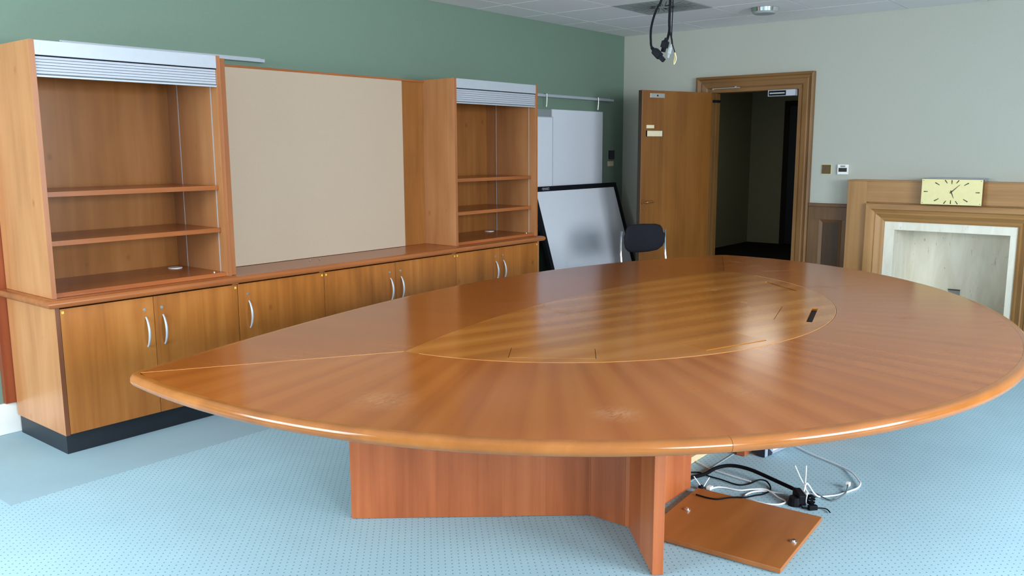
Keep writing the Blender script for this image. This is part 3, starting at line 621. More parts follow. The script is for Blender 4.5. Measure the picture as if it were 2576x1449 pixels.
def offset_poly(P, d):
    n = len(P); out = []
    for i in range(n):
        a, b, c = Vector(P[i - 1]), Vector(P[i]), Vector(P[(i + 1) % n]); t1 = (b - a).normalized(); t2 = (c - b).normalized()
        n1 = Vector((-t1.y, t1.x)); n2 = Vector((-t2.y, t2.x)); m = n1 + n2
        m = m / max(m.dot(n1), 0.15); out.append(b + m * d)
    return out
def bullnose_slab(bm, P, z0, z1, r, flat_edges=()):
    """slab with rounded rim; P counter-clockwise"""
    zc, h = (z0 + z1) / 2, (z1 - z0) / 2; rings = []
    for k in range(9):
        a = -PI / 2 + PI * k / 8; rings.append([bm.verts.new((p.x, p.y, zc + h * math.sin(a))) for p in offset_poly(P, r * (1 - math.cos(a)))])
    for A, B in zip(rings, rings[1:]):
        for k in range(len(A)): bm.faces.new((A[k], A[(k + 1) % len(A)], B[(k + 1) % len(A)], B[k]))
    bm.faces.new(rings[0][::-1]); bm.faces.new(rings[-1])
wt = thing('worktop', 'long cherry worktop with rounded front edge running over the low cabinets', 'worktop', (3.62, 4.5, 0.737)); OFF = (3.62, 4.5, 0.737)
bm = NB(); bullnose_slab(bm, [(1.69, 4.185), (5.575, 4.185), (5.575, 4.786), (1.69, 4.786)], 0.737, 0.775, 0.016); link('edge_lipping', bm, M['lip'], wt, OFF, True)
pbox('veneer_top', M['cab_top'], wt, 1.715, 5.55, 4.211, 4.784, 0.7745, 0.7753, 0, OFF)
for i, (x_, y_, lb) in enumerate(((3.40, 4.44, 'left'), (3.47, 4.43, 'right'))):
    bm = NB(); cyl(bm, (0, 0, 0), (0.2, 0.1, 1), 0.006, 0.008, 10, 0.003); o = link('loose_screw', bm, M['steel']); o.location = (x_, y_, 0.7755); tag(o, 'tiny metal screw on the worktop below the pinboard, %s one of two' % lb, 'screw', 'loose screws on the worktop')

def bookcase(name, label, x0, x1, ztop, shelves, zs1, nslat, grom):
    off = ((x0 + x1) / 2, 4.5, 0.776); z0 = 0.776; yb = YW; yf = 4.25
    c = thing(name, label, 'bookcase', off, group='open bookcases with roller shutters')
    t = 0.022
    for xa in (x0, x1 - t):
        s = pbox('side_panel', M['cab_side'], c, xa, xa + t, yf + 0.002, yb, z0, ztop, 0.001, off)
        pbox('front_edge_strip', M['edge_v'], s, xa, xa + t, yf, yf + 0.002, z0, ztop, 0, off)
    pbox('back_panel', M['cab_in'], c, x0 + t, x1 - t, yb - 0.01, yb, z0, ztop - 0.02, 0, off)
    pbox('top_panel', M['cab_top'], c, x0 + t, x1 - t, yf + 0.06, yb, ztop - 0.02, ztop, 0.001, off)
    pbox('bottom_panel', M['cab_top'], c, x0 + t, x1 - t, yf + 0.018, yb - 0.01, z0, z0 + 0.022, 0.001, off)
    for z in shelves:
        s = pbox('shelf', M['cab_top'], c, x0 + t + 0.001, x1 - t - 0.001, yf + 0.052, yb - 0.012, z - 0.025, z, 0.0015, off)
        pbox('shelf_edge', M['lip'], s, x0 + t + 0.001, x1 - t - 0.001, yf + 0.048, yf + 0.052, z - 0.025, z, 0.001, off)
    for xa, xb in ((x0 + t, x0 + t + 0.002), (x1 - t - 0.002, x1 - t)):
        for ya in (yf + 0.07, yb - 0.12):
            pbox('shelf_track', M['alu'], c, xa, xb, ya, ya + 0.006, z0 + 0.022, ztop - 0.03, 0, off)
    # shutter guide groove strips and the roller shutter
    fb = pbox('shutter_fascia', M['alu'], c, x0 + t, x1 - t, yf + 0.001, yf + 0.02, ztop - 0.068, ztop - 0.001, 0.0015, off)
    pbox('fascia_lip', M['black'], fb, x0 + t, x1 - t, yf + 0.004, yf + 0.018, ztop - 0.073, ztop - 0.068, 0, off)
    zt = ztop - 0.073; zb = zs1 + 0.014; hsl = (zt - zb) / nslat
    sh = pbox('roller_shutter', M['cable_grey'], c, x0 + t, x1 - t, yf + 0.014, yf + 0.018, zs1 + 0.002, zt, 0, off)
    for k in range(nslat):
        bm = NB(); za = zb + k * hsl + 0.0012; box(bm, x0 + t + 0.002, x1 - t - 0.002, yf + 0.008, yf + 0.0139, za, za + hsl - 0.0020, 0.0010); link('slat', bm, M['slat'], sh, off)
    pbox('shutter_bar', M['alu'], sh, x0 + t + 0.002, x1 - t - 0.002, yf + 0.004, yf + 0.0139, zs1, zs1 + 0.009, 0.001, off)
    bm = NB(); cyl(bm, (grom[0], grom[1], z0 + 0.022), (0, 0, 1), 0.04, 0.004, 28); g = link('cable_grommet', bm, M['white_plastic'], c, off, True)
    bm = NB(); cyl(bm, (x1 - t - 0.05, yf + 0.06, z0 + 0.022), (0, 0, 1), 0.006, 0.004, 10); link('shutter_catch', bm, M['steel'], c, off, True)
    return c
bookcase('bookcase', 'large open cherry bookcase nearest the camera with raised grey shutter', 1.735, 2.71, 1.982, (1.283, 1.047), 1.815, 6, (2.60, 4.66))
bookcase('bookcase', 'open cherry bookcase at the far end beside the whiteboards with raised grey shutter', 4.575, 5.55, 1.978, (1.263, 1.018), 1.803, 6, (5.42, 4.66))

pb = thing('pinboard', 'large beige fabric pinboard in a cherry frame between the two bookcases', 'pinboard', (3.64, 4.56, 0.776)); OFF = (3.64, 4.56, 0.776)
pbox('back_panel', M['cab_in'], pb, 2.751, 4.574, 4.567, 4.585, 0.776, 1.972, 0.001, OFF)
pbox('side_panel', M['edge_v'], pb, 2.716, 2.75, 4.268, 4.585, 0.776, 1.972, 0.001, OFF)
pbox('fabric_board', M['fabric'], pb, 2.90, 4.352, 4.552, 4.567, 0.777, 1.960, 0.002, OFF)
pbox('top_rail', M['lip'], pb, 2.751, 4.574, 4.550, 4.567, 1.960, 1.973, 0.001, OFF)
bb = pbox('wall_backboard', M['redboard'], None, -0.055, 0.20, -0.035, 0, 0, 1.81, 0.002); bb.location = (1.735, YG, 0.167); tag(bb, 'tall reddish wooden backing board on the wall behind the left bookcase', 'board')

# ------------------------------------------------------------------ rails and boards on the green wall
def rail(label, x0, x1, z, hooks):
    off = ((x0 + x1) / 2, YG, z); r = thing('wall_rail', label, 'rail', off, group='pale display rails on the green wall')
    pbox('channel', M['alu'], r, x0, x1, YG - 0.045, YG - 0.001, z, z + 0.022, 0.003, off); pbox('wall_flange', M['alu'], r, x0 + 0.005, x1 - 0.005, YG - 0.006, YG - 0.001, z + 0.022, z + 0.03, 0.001, off)
    for hx in hooks:
        bm = NB(); tube(bm, [(hx, YG - 0.03, z + 0.03), (hx, YG - 0.054, z + 0.028), (hx, YG - 0.056, z - 0.02), (hx, YG - 0.05, z - 0.09)], 0.0045, 8); link('hook', bm, M['steel'], r, off, True)
rail('short pale rail end on the green wall above the large bookcase', 2.12, 3.376, 2.028, [])
rail('long pale rail on the green wall above the whiteboards', 5.70, 7.515, 1.945, [6.37, 7.215])
def flatboard(name, label, x0, x1, y0, y1, z0, z1, fm, edge):
    off = ((x0 + x1) / 2, (y0 + y1) / 2, z0); b = thing(name, label, 'whiteboard', off)
    e = 0.008
    pbox('panel', M[fm], b, x0 + e, x1 - e, y0 + 0.002, y1, z0 + e, z1 - e, 0, off)
    for (a, c, p, q) in ((x0, x0 + e, z0, z1), (x1 - e, x1, z0, z1), (x0 + e, x1 - e, z0, z0 + e), (x0 + e, x1 - e, z1 - e, z1)):
        pbox('edge_trim', M[edge], b, a, c, y0, y1, p, q, 0.001, off)
    return b
flatboard('whiteboard', 'tall white panel hanging on the green wall behind the leaning screen', 6.48, 7.333, 4.795, 4.815, 0.72, 1.838, 'white_board', 'white_board')
flatboard('whiteboard', 'partly hidden white panel with bright metal edge beside the far bookcase', 5.66, 6.466, 4.772, 4.792, 0.72, 1.768, 'white_board', 'alu')
bk = flatboard('grey_panel', 'grey backing panel showing above the white panel beside the far bookcase', 5.68, 6.474, 4.800, 4.818, 0.80, 1.834, 'grey_board', 'grey_board'); bk['category'] = 'panel'

# leaning interactive whiteboard with black frame
lean = math.atan2(0.35, 1.139)
LB = thing('leaning_screen', 'large white interactive board in a black frame leaning against the wall', 'whiteboard', (6.80, 4.384, 0.0), (-lean, 0, 0))
LH = math.hypot(0.35, 1.139); hw = 0.70
# local: y=0 is the front face, -y towards the room
pbox('screen_surface', M['white_board'], LB, -hw + 0.045, hw - 0.058, 0.004, 0.012, 0.05, LH - 0.047, 0)
pbox('back_cover', M['black'], LB, -hw + 0.01, hw - 0.01, 0.012, 0.035, 0.01, LH - 0.01, 0.002)
pbox('frame_bar', M['black'], LB, -hw, hw, 0.0, 0.036, LH - 0.047, LH, 0.004); pbox('frame_bar', M['black'], LB, -hw, hw, 0.0, 0.036, 0.004, 0.05, 0.004)
pbox('frame_bar', M['black'], LB, -hw, -hw + 0.045, 0.0, 0.036, 0.05, LH - 0.047, 0.003); pbox('frame_bar', M['black'], LB, hw - 0.058, hw, 0.0, 0.036, 0.05, LH - 0.047, 0.003)
def text_mesh(name, txt, size, mat, parent, M4):
    cu = bpy.data.curves.new(name, 'FONT'); cu.body = txt; cu.size = size; cu.extrude = 0.0006
    tmp = bpy.data.objects.new(name, cu); COL.objects.link(tmp)
    dg = bpy.context.evaluated_depsgraph_get(); me = bpy.data.meshes.new_from_object(tmp.evaluated_get(dg)); bpy.data.objects.remove(tmp)
    me.transform(M4); me.materials.clear(); me.materials.append(mat); o = bpy.data.objects.new(name, me); COL.objects.link(o); o.parent = parent; return o
text_mesh('logo_lettering', '\u2022SMART', 0.034, M['alu'], LB, Matrix.Translation((-0.565, -0.0006, LH - 0.036)) @ Matrix.Rotation(PI / 2, 4, 'X'))

# ------------------------------------------------------------------ chair
th_ = math.radians(-24.8)
ch = thing('visitor_chair', 'black upholstered visitor chair with chrome tube frame behind the table', 'chair', (6.288, 3.575, 0), (0, 0, th_))
def pillow(bm, outline, t, curve, nr=6):
    """padded shape in the local xz plane; outline ccw list (x,z); bulges along +-y"""
    cx = sum(p[0] for p in outline) / len(outline); cz = sum(p[1] for p in outline) / len(outline); n = len(outline)
    sides = []
    for sgn in (-1, 1):
        rings = []
        for k in range(nr):
            s = 1 - (k / nr) ** 1.6 if k else 1.0
            h = t * math.sqrt(max(0, 1 - s ** 4)) if k else 0
            rings.append([(cx + (p[0] - cx) * s, sgn * h + curve * (cx + (p[0] - cx) * s) ** 2, cz + (p[1] - cz) * s) for p in outline])
        sides.append(rings)
    rim = [bm.verts.new(v) for v in sides[0][0]]
    for i, rings in enumerate(sides):
        prev = rim
        for r in rings[1:]:
            cur = [bm.verts.new(v) for v in r]
            for k in range(n): bm.faces.new((prev[k], prev[(k + 1) % n], cur[(k + 1) % n], cur[k]))
            prev = cur
        bm.faces.new(prev if i else prev[::-1])
ol = [(0.0, 0.596), (0.08, 0.599), (0.15, 0.612), (0.192, 0.645), (0.210, 0.69), (0.213, 0.745), (0.196, 0.768), (0.188, 0.80), (0.170, 0.826), (0.13, 0.838), (0.0, 0.842)]
ol = ol + [(-x, z) for x, z in ol[-2:0:-1]]
bm = NB(); pillow(bm, ol, 0.03, -1.1); bmesh.ops.translate(bm, verts=bm.verts, vec=(0, 0.20, 0)); link('backrest', bm, M['black_cloth'], ch, smooth=True, autos=False)
so_ = [(0.235 * math.copysign(abs(math.cos(a)) ** 0.45, math.cos(a)), 0.225 * math.copysign(abs(math.sin(a)) ** 0.45, math.sin(a))) for a in [2 * PI * k / 32 for k in range(32)]]
bm = NB(); pillow(bm, so_, 0.035, 0.0); bmesh.ops.rotate(bm, verts=bm.verts, matrix=Matrix.Rotation(-PI / 2, 3, 'X')); bmesh.ops.translate(bm, verts=bm.verts, vec=(0, -0.05, 0.45)); link('seat', bm, M['black_cloth'], ch, smooth=True, autos=False)
for s in (-1, 1):
    bm = NB(); tube(bm, smooth_path([(s * 0.222, 0.165, 0.79), (s * 0.225, 0.172, 0.72), (s * 0.228, 0.168, 0.60), (s * 0.23, 0.15, 0.45), (s * 0.235, 0.19, 0.2), (s * 0.24, 0.235, 0.0)], 5), 0.0105, 10); link('rear_leg', bm, M['chrome'], ch, smooth=True)
    bm = NB(); tube(bm, smooth_path([(s * 0.23, 0.15, 0.425), (s * 0.23, -0.1, 0.415), (s * 0.23, -0.22, 0.40), (s * 0.235, -0.25, 0.3), (s * 0.24, -0.27, 0.0)], 5), 0.0105, 10); link('front_leg', bm, M['chrome'], ch, smooth=True)
    pass
bm = NB(); tube(bm, [(-0.23, 0.145, 0.43), (0.23, 0.145, 0.43)], 0.009, 8); link('cross_bar', bm, M['chrome'], ch, smooth=True)

# ------------------------------------------------------------------ conference table
TC = Vector((3.45, 2.57)); ZT, ZB = 0.735, 0.695
tb = thing('conference_table', 'huge D-shaped cherry conference table with inset centre panel and crossed panel base', 'table', (TC.x, TC.y, 0)); OFFT = (TC.x, TC.y, 0)
def rpoly(c, t): return sum(k * t ** (len(c) - 1 - i) for i, k in enumerate(c))
CO, CI = (-0.03493, -0.02354, 0.15317, 0.05986, -0.15317, 2.13556), (-0.0312, 0.0153, 0.0636, 0.0053, 1.3645)
def pol(co, t): r = rpoly(co, t); return Vector((TC.x + r * math.sin(t), TC.y - r * math.cos(t)))
CF = (0.00074, -0.01315, -0.10865, 0.03247, 3.19262)
def fary(x): return rpoly(CF, x - 3.45)
GA, GR = Vector((3.4896, -2.0484)), 4.5217
def solve(co, c, R, lo, hi):
    f = (lambda t: (pol(co, t) - c).length - R) if c else (lambda t: pol(co, t).y - fary(pol(co, t).x))
    for _ in range(60):
        m = (lo + hi) / 2
        if (f(lo) > 0) == (f(m) > 0): lo = m
        else: hi = m
    return (lo + hi) / 2
toL, toR = solve(CO, None, 0, math.radians(-110), math.radians(-60)), solve(CO, None, 0, math.radians(110), math.radians(60))
tiL, tiR = solve(CI, GA, GR, math.radians(-90), math.radians(-50)), solve(CI, GA, GR, math.radians(90), math.radians(50))
def arc(c, R, a, b, n):
    A, B = math.atan2(a.y - c.y, a.x - c.x), math.atan2(b.y - c.y, b.x - c.x)
    return [Vector((c.x + R * math.cos(A + (B - A) * k / n), c.y + R * math.sin(A + (B - A) * k / n))) for k in range(n + 1)]
NN = 120
near = [pol(CO, toL + (toR - toL) * k / NN) for k in range(NN + 1)]; far = [Vector((near[-1].x + (near[0].x - near[-1].x) * k / 80, 0)) for k in range(81)]
far = [Vector((p.x, fary(p.x))) for p in far]
def cutback(P, d, end):
    Q = P[::-1] if end else P[:]
    while (Q[1] - P[-1 if end else 0]).length < d: Q.pop(0)
    Q.pop(0); return Q[::-1] if end else Q
def bez(a, c, b, n=8): return [a * (1 - t) ** 2 + c * 2 * t * (1 - t) + b * t * t for t in [k / n for k in range(1, n)]]
CUT = 0.036
n1 = cutback(cutback(near, CUT, False), CUT, True); f1 = cutback(cutback(far, CUT, False), CUT, True)
outline = n1 + bez(n1[-1], near[-1], f1[0]) + f1 + bez(f1[-1], near[0], n1[0])      # ccw
iR, iL = len(n1) + 3, len(n1) + 7 + len(f1) + 3                                     # indices of the two tips
LIPW = 0.034
def rim_ring(d, z): return [(p.x, p.y, z) for p in offset_poly(outline, d)]
prof = []
for k in range(11):
    a = -PI / 2 + PI * k / 10; prof.append((0.020 * (1 - math.cos(a)), (ZT + ZB) / 2 + (ZT - ZB) / 2 * math.sin(a)))
prof = [(LIPW, ZB)] + prof + [(LIPW, ZT)]
rings = [rim_ring(d, z) for d, z in prof]; NO = len(outline)
jx = min(range(len(n1)), key=lambda i: (n1[i] - Vector((2.02, 0.88))).length); jx2 = min(range(len(n1)), key=lambda i: (n1[i] - Vector((4.88, 0.88))).length)
jm = len(n1) + 7 + len(f1) // 2
brk = [jx, jx2, iR, jm, iL]
for s in range(len(brk)):
    i0, i1 = brk[s], brk[(s + 1) % len(brk)]; cnt = (i1 - i0) % NO
    bm = NB(); V = []
    for r in rings:
        row = []
        for k in range(cnt + 1):
            p = Vector(r[(i0 + k) % NO])
            if k == 0: p = p.lerp(Vector(r[(i0 + 1) % NO]), 0.009)
            if k == cnt: p = p.lerp(Vector(r[(i0 + cnt - 1) % NO]), 0.009)
            row.append(bm.verts.new(p))
        V.append(row)
    m = len(V)
    for a in range(m):
        b = (a + 1) % m
        for k in range(cnt): bm.faces.new((V[a][k], V[a][k + 1], V[b][k + 1], V[b][k]))
    bm.faces.new([V[a][0] for a in range(m)]); bm.faces.new([V[a][-1] for a in range(m)][::-1])
    link('edge_lipping', bm, M['t_edge'], tb, OFFT, True)
inner_out = offset_poly(outline, LIPW + 0.0004)
def resample(P, n):
    L = [0]
    for a, b in zip(P, P[1:]): L.append(L[-1] + (b - a).length)
    out = []; j = 0
    for k in range(n + 1):
        s = L[-1] * k / n
        while j < len(L) - 2 and L[j + 1] < s: j += 1
        t = (s - L[j]) / max(L[j + 1] - L[j], 1e-9); out.append(P[j].lerp(P[j + 1], t))
    return out
near_o = resample([inner_out[i % NO] for i in range(iL, iL + ((iR - iL) % NO) + 1)], 110); far_o = resample([inner_out[i % NO] for i in range(iR, iL + 1)], 80)
near_i = resample([pol(CI, tiL + (tiR - tiL) * k / 100) for k in range(101)], 110); far_i = resample(arc(GA, GR, near_i[-1], near_i[0], 80), 80)
def strip_solid(bm, A, B, z0, z1):
    a1 = [bm.verts.new((p.x, p.y, z1)) for p in A]; b1 = [bm.verts.new((p.x, p.y, z1)) for p in B]; a0 = [bm.verts.new((p.x, p.y, z0)) for p in A]; b0 = [bm.verts.new((p.x, p.y, z0)) for p in B]
    for k in range(len(A) - 1):
        bm.faces.new((a1[k], a1[k + 1], b1[k + 1], b1[k])); bm.faces.new((a0[k + 1], a0[k], b0[k], b0[k + 1]))
        bm.faces.new((a0[k], a0[k + 1], a1[k + 1], a1[k])); bm.faces.new((b0[k + 1], b0[k], b1[k], b1[k + 1]))
    bm.faces.new((a0[0], a1[0], b1[0], b0[0])); bm.faces.new((a0[-1], b0[-1], b1[-1], a1[-1]))
ZS = 0.722
sh = lambda P, dy: [p + Vector((0, dy)) for p in P]
bm = NB(); strip_solid(bm, near_o, near_i, ZS, ZT); link('near_top_segment', bm, M['t_near'], tb, OFFT)
bm = NB(); fo, fi = sh(far_o, 0.0), sh(far_i, 0.0)
fo[0] += Vector((-0.0005, 0.0012)); fo[-1] += Vector((0.0005, 0.0012)); fi[0] += Vector((0, 0.0016)); fi[-1] += Vector((0, 0.0016))
strip_solid(bm, fo, fi, ZS, ZT); link('far_top_segment', bm, M['t_far'], tb, OFFT)
bm = NB(); cp = offset_poly(near_i[:-1] + far_i[:-1], 0.0018); mid = Vector((3.47, 2.05))
top = [bm.verts.new((p.x, p.y, ZT + 0.0004)) for p in cp]; bot = [bm.verts.new((p.x, p.y, ZS)) for p in cp]
bm.faces.new(top); bm.faces.new(bot[::-1])
for k in range(len(cp)): bm.faces.new((bot[k], bot[(k + 1) % len(cp)], top[(k + 1) % len(cp)], top[k]))
cpo = link('centre_panel', bm, M['t_centre'], tb, OFFT)
# cable flaps: outer edge end points, opening left in front of the flap, lift of the flap
FL = [((2.315, 1.906), (2.496, 1.647), 0.0045, 0.0), ((2.853, 1.391), (3.154, 1.288), 0.008, 0.0012), ((3.613, 1.279), (3.957, 1.376), 0.026, 0.0), ((4.383, 1.633), (4.583, 1.886), 0.017, 0.0)]
cut = NB(); plates = []
for a, b, gap, lift in FL:
    a, b = Vector(a), Vector(b); u = (b - a).normalized(); v = Vector((-u.y, u.x)); L = (b - a).length; D = 0.16
    Mx = Matrix(((u.x, v.x, 0, a.x - TC.x), (u.y, v.y, 0, a.y - TC.y), (0, 0, 1, 0), (0, 0, 0, 1)))
    box(cut, 0, L, 0, D, ZS - 0.01, ZT + 0.01, 0, Mx); plates.append((Mx, L, D, gap, lift))
bmesh.ops.recalc_face_normals(cut, faces=cut.faces)
cme = bpy.data.meshes.new('cut'); cut.to_mesh(cme); cut.free(); cuto = bpy.data.objects.new('cut', cme); COL.objects.link(cuto); cuto.location = (TC.x, TC.y, 0)
mod = cpo.modifiers.new('pockets', 'BOOLEAN'); mod.object = cuto; mod.operation = 'DIFFERENCE'; mod.solver = 'EXACT'
dg = bpy.context.evaluated_depsgraph_get(); dg.update(); nm = bpy.data.meshes.new_from_object(cpo.evaluated_get(dg)); cpo.modifiers.clear(); cpo.data = nm
bpy.data.objects.remove(cuto)
for Mx, L, D, gap, lift in plates:
    bm = NB(); Lm = Matrix.Translation((0, D, ZT)) @ Matrix.Rotation(math.atan2(-lift, D), 4, 'X') @ Matrix.Translation((0, -D, -ZT))
    box(bm, 0.0018, L - 0.0018, gap, D - 0.0018, ZT - 0.009, ZT + 0.0004, 0.0006, Mx @ Lm); link('cable_flap', bm, M['t_centre'], tb)
# light-catching seam edge painted as a pale strip along the near edge of the centre panel, along the two tip seams
bm = NB(); A = offset_poly(near_i[:-1] + far_i[:-1], 0.0022)[2:104]; B = offset_poly(near_i[:-1] + far_i[:-1], 0.0045)[2:104]
strip_solid(bm, A, B, ZT - 0.004, ZT + 0.0008); link('edge_highlight', bm, M['seam_highlight'], tb, OFFT)
for a, b in ((near_o[0], near_i[0]),):
    bm = NB(); obox(bm, a, b, 0.0022, ZT - 0.003, ZT + 0.0005, 0); link('seam_line', bm, M['seam_highlight'], tb, OFFT)
bm = NB(); co = offset_poly(outline, LIPW - 0.002); top = [bm.verts.new((p.x, p.y, ZS - 0.0008)) for p in co]; bot = [bm.verts.new((p.x, p.y, ZB + 0.001)) for p in co]
bm.faces.new(top); bm.faces.new(bot[::-1])
for k in range(len(co)): bm.faces.new((bot[k], bot[(k + 1) % len(co)], top[(k + 1) % len(co)], top[k]))
link('core_board', bm, M['core'], tb, OFFT)
# base: a shallow hollow spine with four diagonal wing panels
def mx_(p): return (2 * 3.47 - p[0], p[1])
ZU = ZB + 0.0005
def wing(p0, p1, t):
    bm = NB(); obox(bm, p0, p1, t, 0.002, ZU); link('wing_panel', bm, M['t_base'], tb, OFFT)
wing((2.122, 2.571), (2.7525, 1.8355), 0.04); wing(mx_((2.122, 2.571)), mx_((2.7525, 1.8355)), -0.04)
wing((2.471, 1.387), (2.748, 1.652), -0.04); wing(mx_((2.471, 1.387)), mx_((2.748, 1.652)), 0.04)
pbox('spine_side', M['t_base'], tb, 2.7515, 2.77, 1.672, 1.836, 0.002, ZU, 0.001, OFFT); pbox('spine_side', M['t_base'], tb, 4.17, 4.19, 1.672, 1.836, 0.002, ZU, 0.001, OFFT)
pbox('spine_front', M['t_base'], tb, 2.75, 3.262, 1.65, 1.671, 0.002, ZU, 0.001, OFFT); pbox('spine_front', M['t_base'], tb, 3.778, 4.19, 1.63, 1.671, 0.002, ZU, 0.001, OFFT)
pbox('spine_back', M['t_base'], tb, 2.771, 4.169, 1.815, 1.836, 0.002, ZU, 0.001, OFFT)
pbox('foot_batten', M['raw'], tb, 2.771, 4.169, 1.784, 1.8145, 0.002, 0.034, 0.001, OFFT)
pbox('floor_strip', M['pale_strip'], tb, 3.263, 3.777, 1.684, 1.690, 0.001, 0.003, 0, OFFT)
pbox('head_rail', M['t_base'], tb, 3.263, 3.777, 1.65, 1.67, 0.64, ZU, 0.001, OFFT)

# access panel taken off the base, lying on the carpet
ang = math.atan2(1.034 - 1.075, 2.713 - 3.275)        # long side direction
lp = thing('access_panel', 'square cherry access panel lying flat on the carpet under the table', 'panel', (3.257, 1.34, 0.0), (0, 0, ang))
pbox('board', M['loose'], lp, 0.0, 0.52, -0.265, 0.262, 0.005, 0.023, 0.0012)
for (u, v) in ((0.265, -0.20), (0.265, 0.245)):
    pass
for (wx, wy) in ((3.003, 1.530), (2.992, 1.085)):
    d = Matrix.Rotation(-ang, 2) @ Vector((wx - 3.257, wy - 1.34))
    bm = NB(); cyl(bm, (d.x, d.y, 0.023), (0, 0, 1), 0.014, 0.004, 18); f = link('cam_fitting', bm, M['steel'], lp, smooth=True)
    bm = NB(); cyl(bm, (d.x, d.y, 0.027), (0, 0, 1), 0.007, 0.005, 12); link('fitting_stud', bm, M['chrome'], f, smooth=True)
    bm = NB(); cyl(bm, (d.x, d.y, 0.005), (0, 0, -1), 0.012, 0.005, 14); link('stud_foot', bm, M['steel'], lp)

# grey equipment box standing under the table
gb = thing('equipment_box', 'grey equipment box with white label standing under the table beside the base', 'box', (3.82, 1.548, 0.0), (0, 0, math.radians(-9)))
pbox('case', M['metal_grey'], gb, 0.006, 0.27, 0.0, 0.045, 0.002, 0.30, 0.003)
pbox('end_panel', M['navy'], gb, 0.0, 0.006, 0.0, 0.045, 0.002, 0.30, 0.001)
bm = NB(); q = [(0.03, 0.004), (0.03, 0.045), (0.07, 0.012), (0.06, 0.004)]
lo = [bm.verts.new((x, -0.0005, z)) for x, z in q]; hi = [bm.verts.new((x, -0.003, z)) for x, z in q]; bm.faces.new(hi); bm.faces.new(lo[::-1])
for k in range(4): bm.faces.new((lo[k], lo[(k + 1) % 4], hi[(k + 1) % 4], hi[k]))
link('dark_vent', bm, M['navy'], gb)
pbox('label_sticker', M['white_plastic'], gb, 0.075, 0.135, -0.0015, 0.0, 0.020, 0.052, 0); pbox('socket', M['black'], gb, 0.16, 0.21, -0.003, 0.0, 0.018, 0.06, 0.001)

# cables on the carpet
def floor_cable(name, label, pts, r, mat, flat_min=None):
    P = [Vector(p) for p in pts]; P = [Vector((p.x, p.y, max(p.z, r + 0.001))) for p in P]
    base = Vector((P[0].x, P[0].y, 0)); o = thing(name, label, 'cable', base, group='cables on the carpet under the table')
    bm = NB(); Q = smooth_path(P, 6); Q = [Vector((p.x, p.y, max(p.z, r + 0.0008))) for p in Q]; tube(bm, Q, r, 8); link('sheath', bm, M[mat], o, base, True)
    return o, base
floor_cable('floor_cable', 'thick black cable arching across the carpet to the tied plug', [(3.30, 1.715, 0.012), (3.352, 1.697, 0.012), (3.382, 1.680, 0.012), (3.433, 1.664, 0.012), (3.499, 1.651, 0.02), (3.538, 1.616, 0.03), (3.554, 1.569, 0.035), (3.552, 1.502, 0.035), (3.536, 1.43, 0.03), (3.503, 1.353, 0.03), (3.45, 1.266, 0.038)], 0.0085, 'cable_black')
floor_cable('floor_cable', 'straight white cable running out of the table base opening', [(3.565, 1.775, 0.006), (3.548, 1.74, 0.006), (3.521, 1.687, 0.006), (3.5, 1.583, 0.006), (3.487, 1.469, 0.006)], 0.0036, 'cable_white')
floor_cable('floor_cable', 'thin black cable winding from the base over the loose panel', [(3.42, 1.732, 0.006), (3.442, 1.704, 0.006), (3.438, 1.677, 0.006), (3.43, 1.644, 0.006), (3.428, 1.589, 0.006), (3.416, 1.517, 0.006), (3.426, 1.484, 0.006), (3.467, 1.463, 0.006), (3.514, 1.445, 0.012), (3.522, 1.415, 0.012), (3.491, 1.382, 0.006), (3.443, 1.364, 0.006), (3.408, 1.365, 0.006), (3.364, 1.368, 0.012), (3.323, 1.377, 0.02), (3.253, 1.392, 0.03), (3.236, 1.423, 0.028), (3.209, 1.448, 0.028), (3.167, 1.477, 0.028), (3.154, 1.521, 0.028), (3.156, 1.57, 0.028)], 0.0034, 'cable_black')
floor_cable('floor_cable', 'white cable curled in a flat loop beside the loose panel', [(3.301, 1.572, 0.006), (3.336, 1.558, 0.006), (3.352, 1.527, 0.006), (3.364, 1.468, 0.006), (3.398, 1.42, 0.012), (3.424, 1.369, 0.014), (3.396, 1.309, 0.006), (3.38, 1.273, 0.006), (3.359, 1.263, 0.006), (3.322, 1.278, 0.006), (3.300, 1.315, 0.006), (3.296, 1.36, 0.006), (3.309, 1.404, 0.006), (3.325, 1.425, 0.006), (3.367, 1.421, 0.006), (3.399, 1.405, 0.006), (3.422, 1.381, 0.006), (3.437, 1.337, 0.006), (3.446, 1.302, 0.008)], 0.0036, 'cable_white')
floor_cable('floor_cable', 'long white cable sweeping in a wide arc over the open carpet', [(3.40, 1.20, 0.06), (3.40, 1.195, 0.09), (3.415, 1.19, 0.088), (3.484, 1.19, 0.03), (3.51, 1.175, 0.006), (3.535, 1.149, 0.006), (3.579, 1.117, 0.006), (3.647, 1.093, 0.006), (3.71, 1.076, 0.006), (3.748, 1.076, 0.012), (3.78, 1.092, 0.012), (3.849, 1.139, 0.012), (3.902, 1.185, 0.006), (3.928, 1.224, 0.006), (3.96, 1.29, 0.006), (4.0, 1.38, 0.006), (4.06, 1.48, 0.006)], 0.0036, 'cable_white')
o, base = floor_cable('floor_cable', 'thin dark cable curving right of the plug to a small end clip', [(3.439, 1.204, 0.04), (3.479, 1.200, 0.03), (3.52, 1.192, 0.014), (3.514, 1.16, 0.006), (3.504, 1.129, 0.006), (3.515, 1.107, 0.006), (3.555, 1.094, 0.014), (3.619, 1.097, 0.008), (3.69, 1.110, 0.02)], 0.003, 'cable_grey')
bm = NB(); box(bm, 3.684, 3.706, 1.104, 1.122, 0.010, 0.028, 0.003); link('end_clip', bm, M['white_plastic'], o, base)
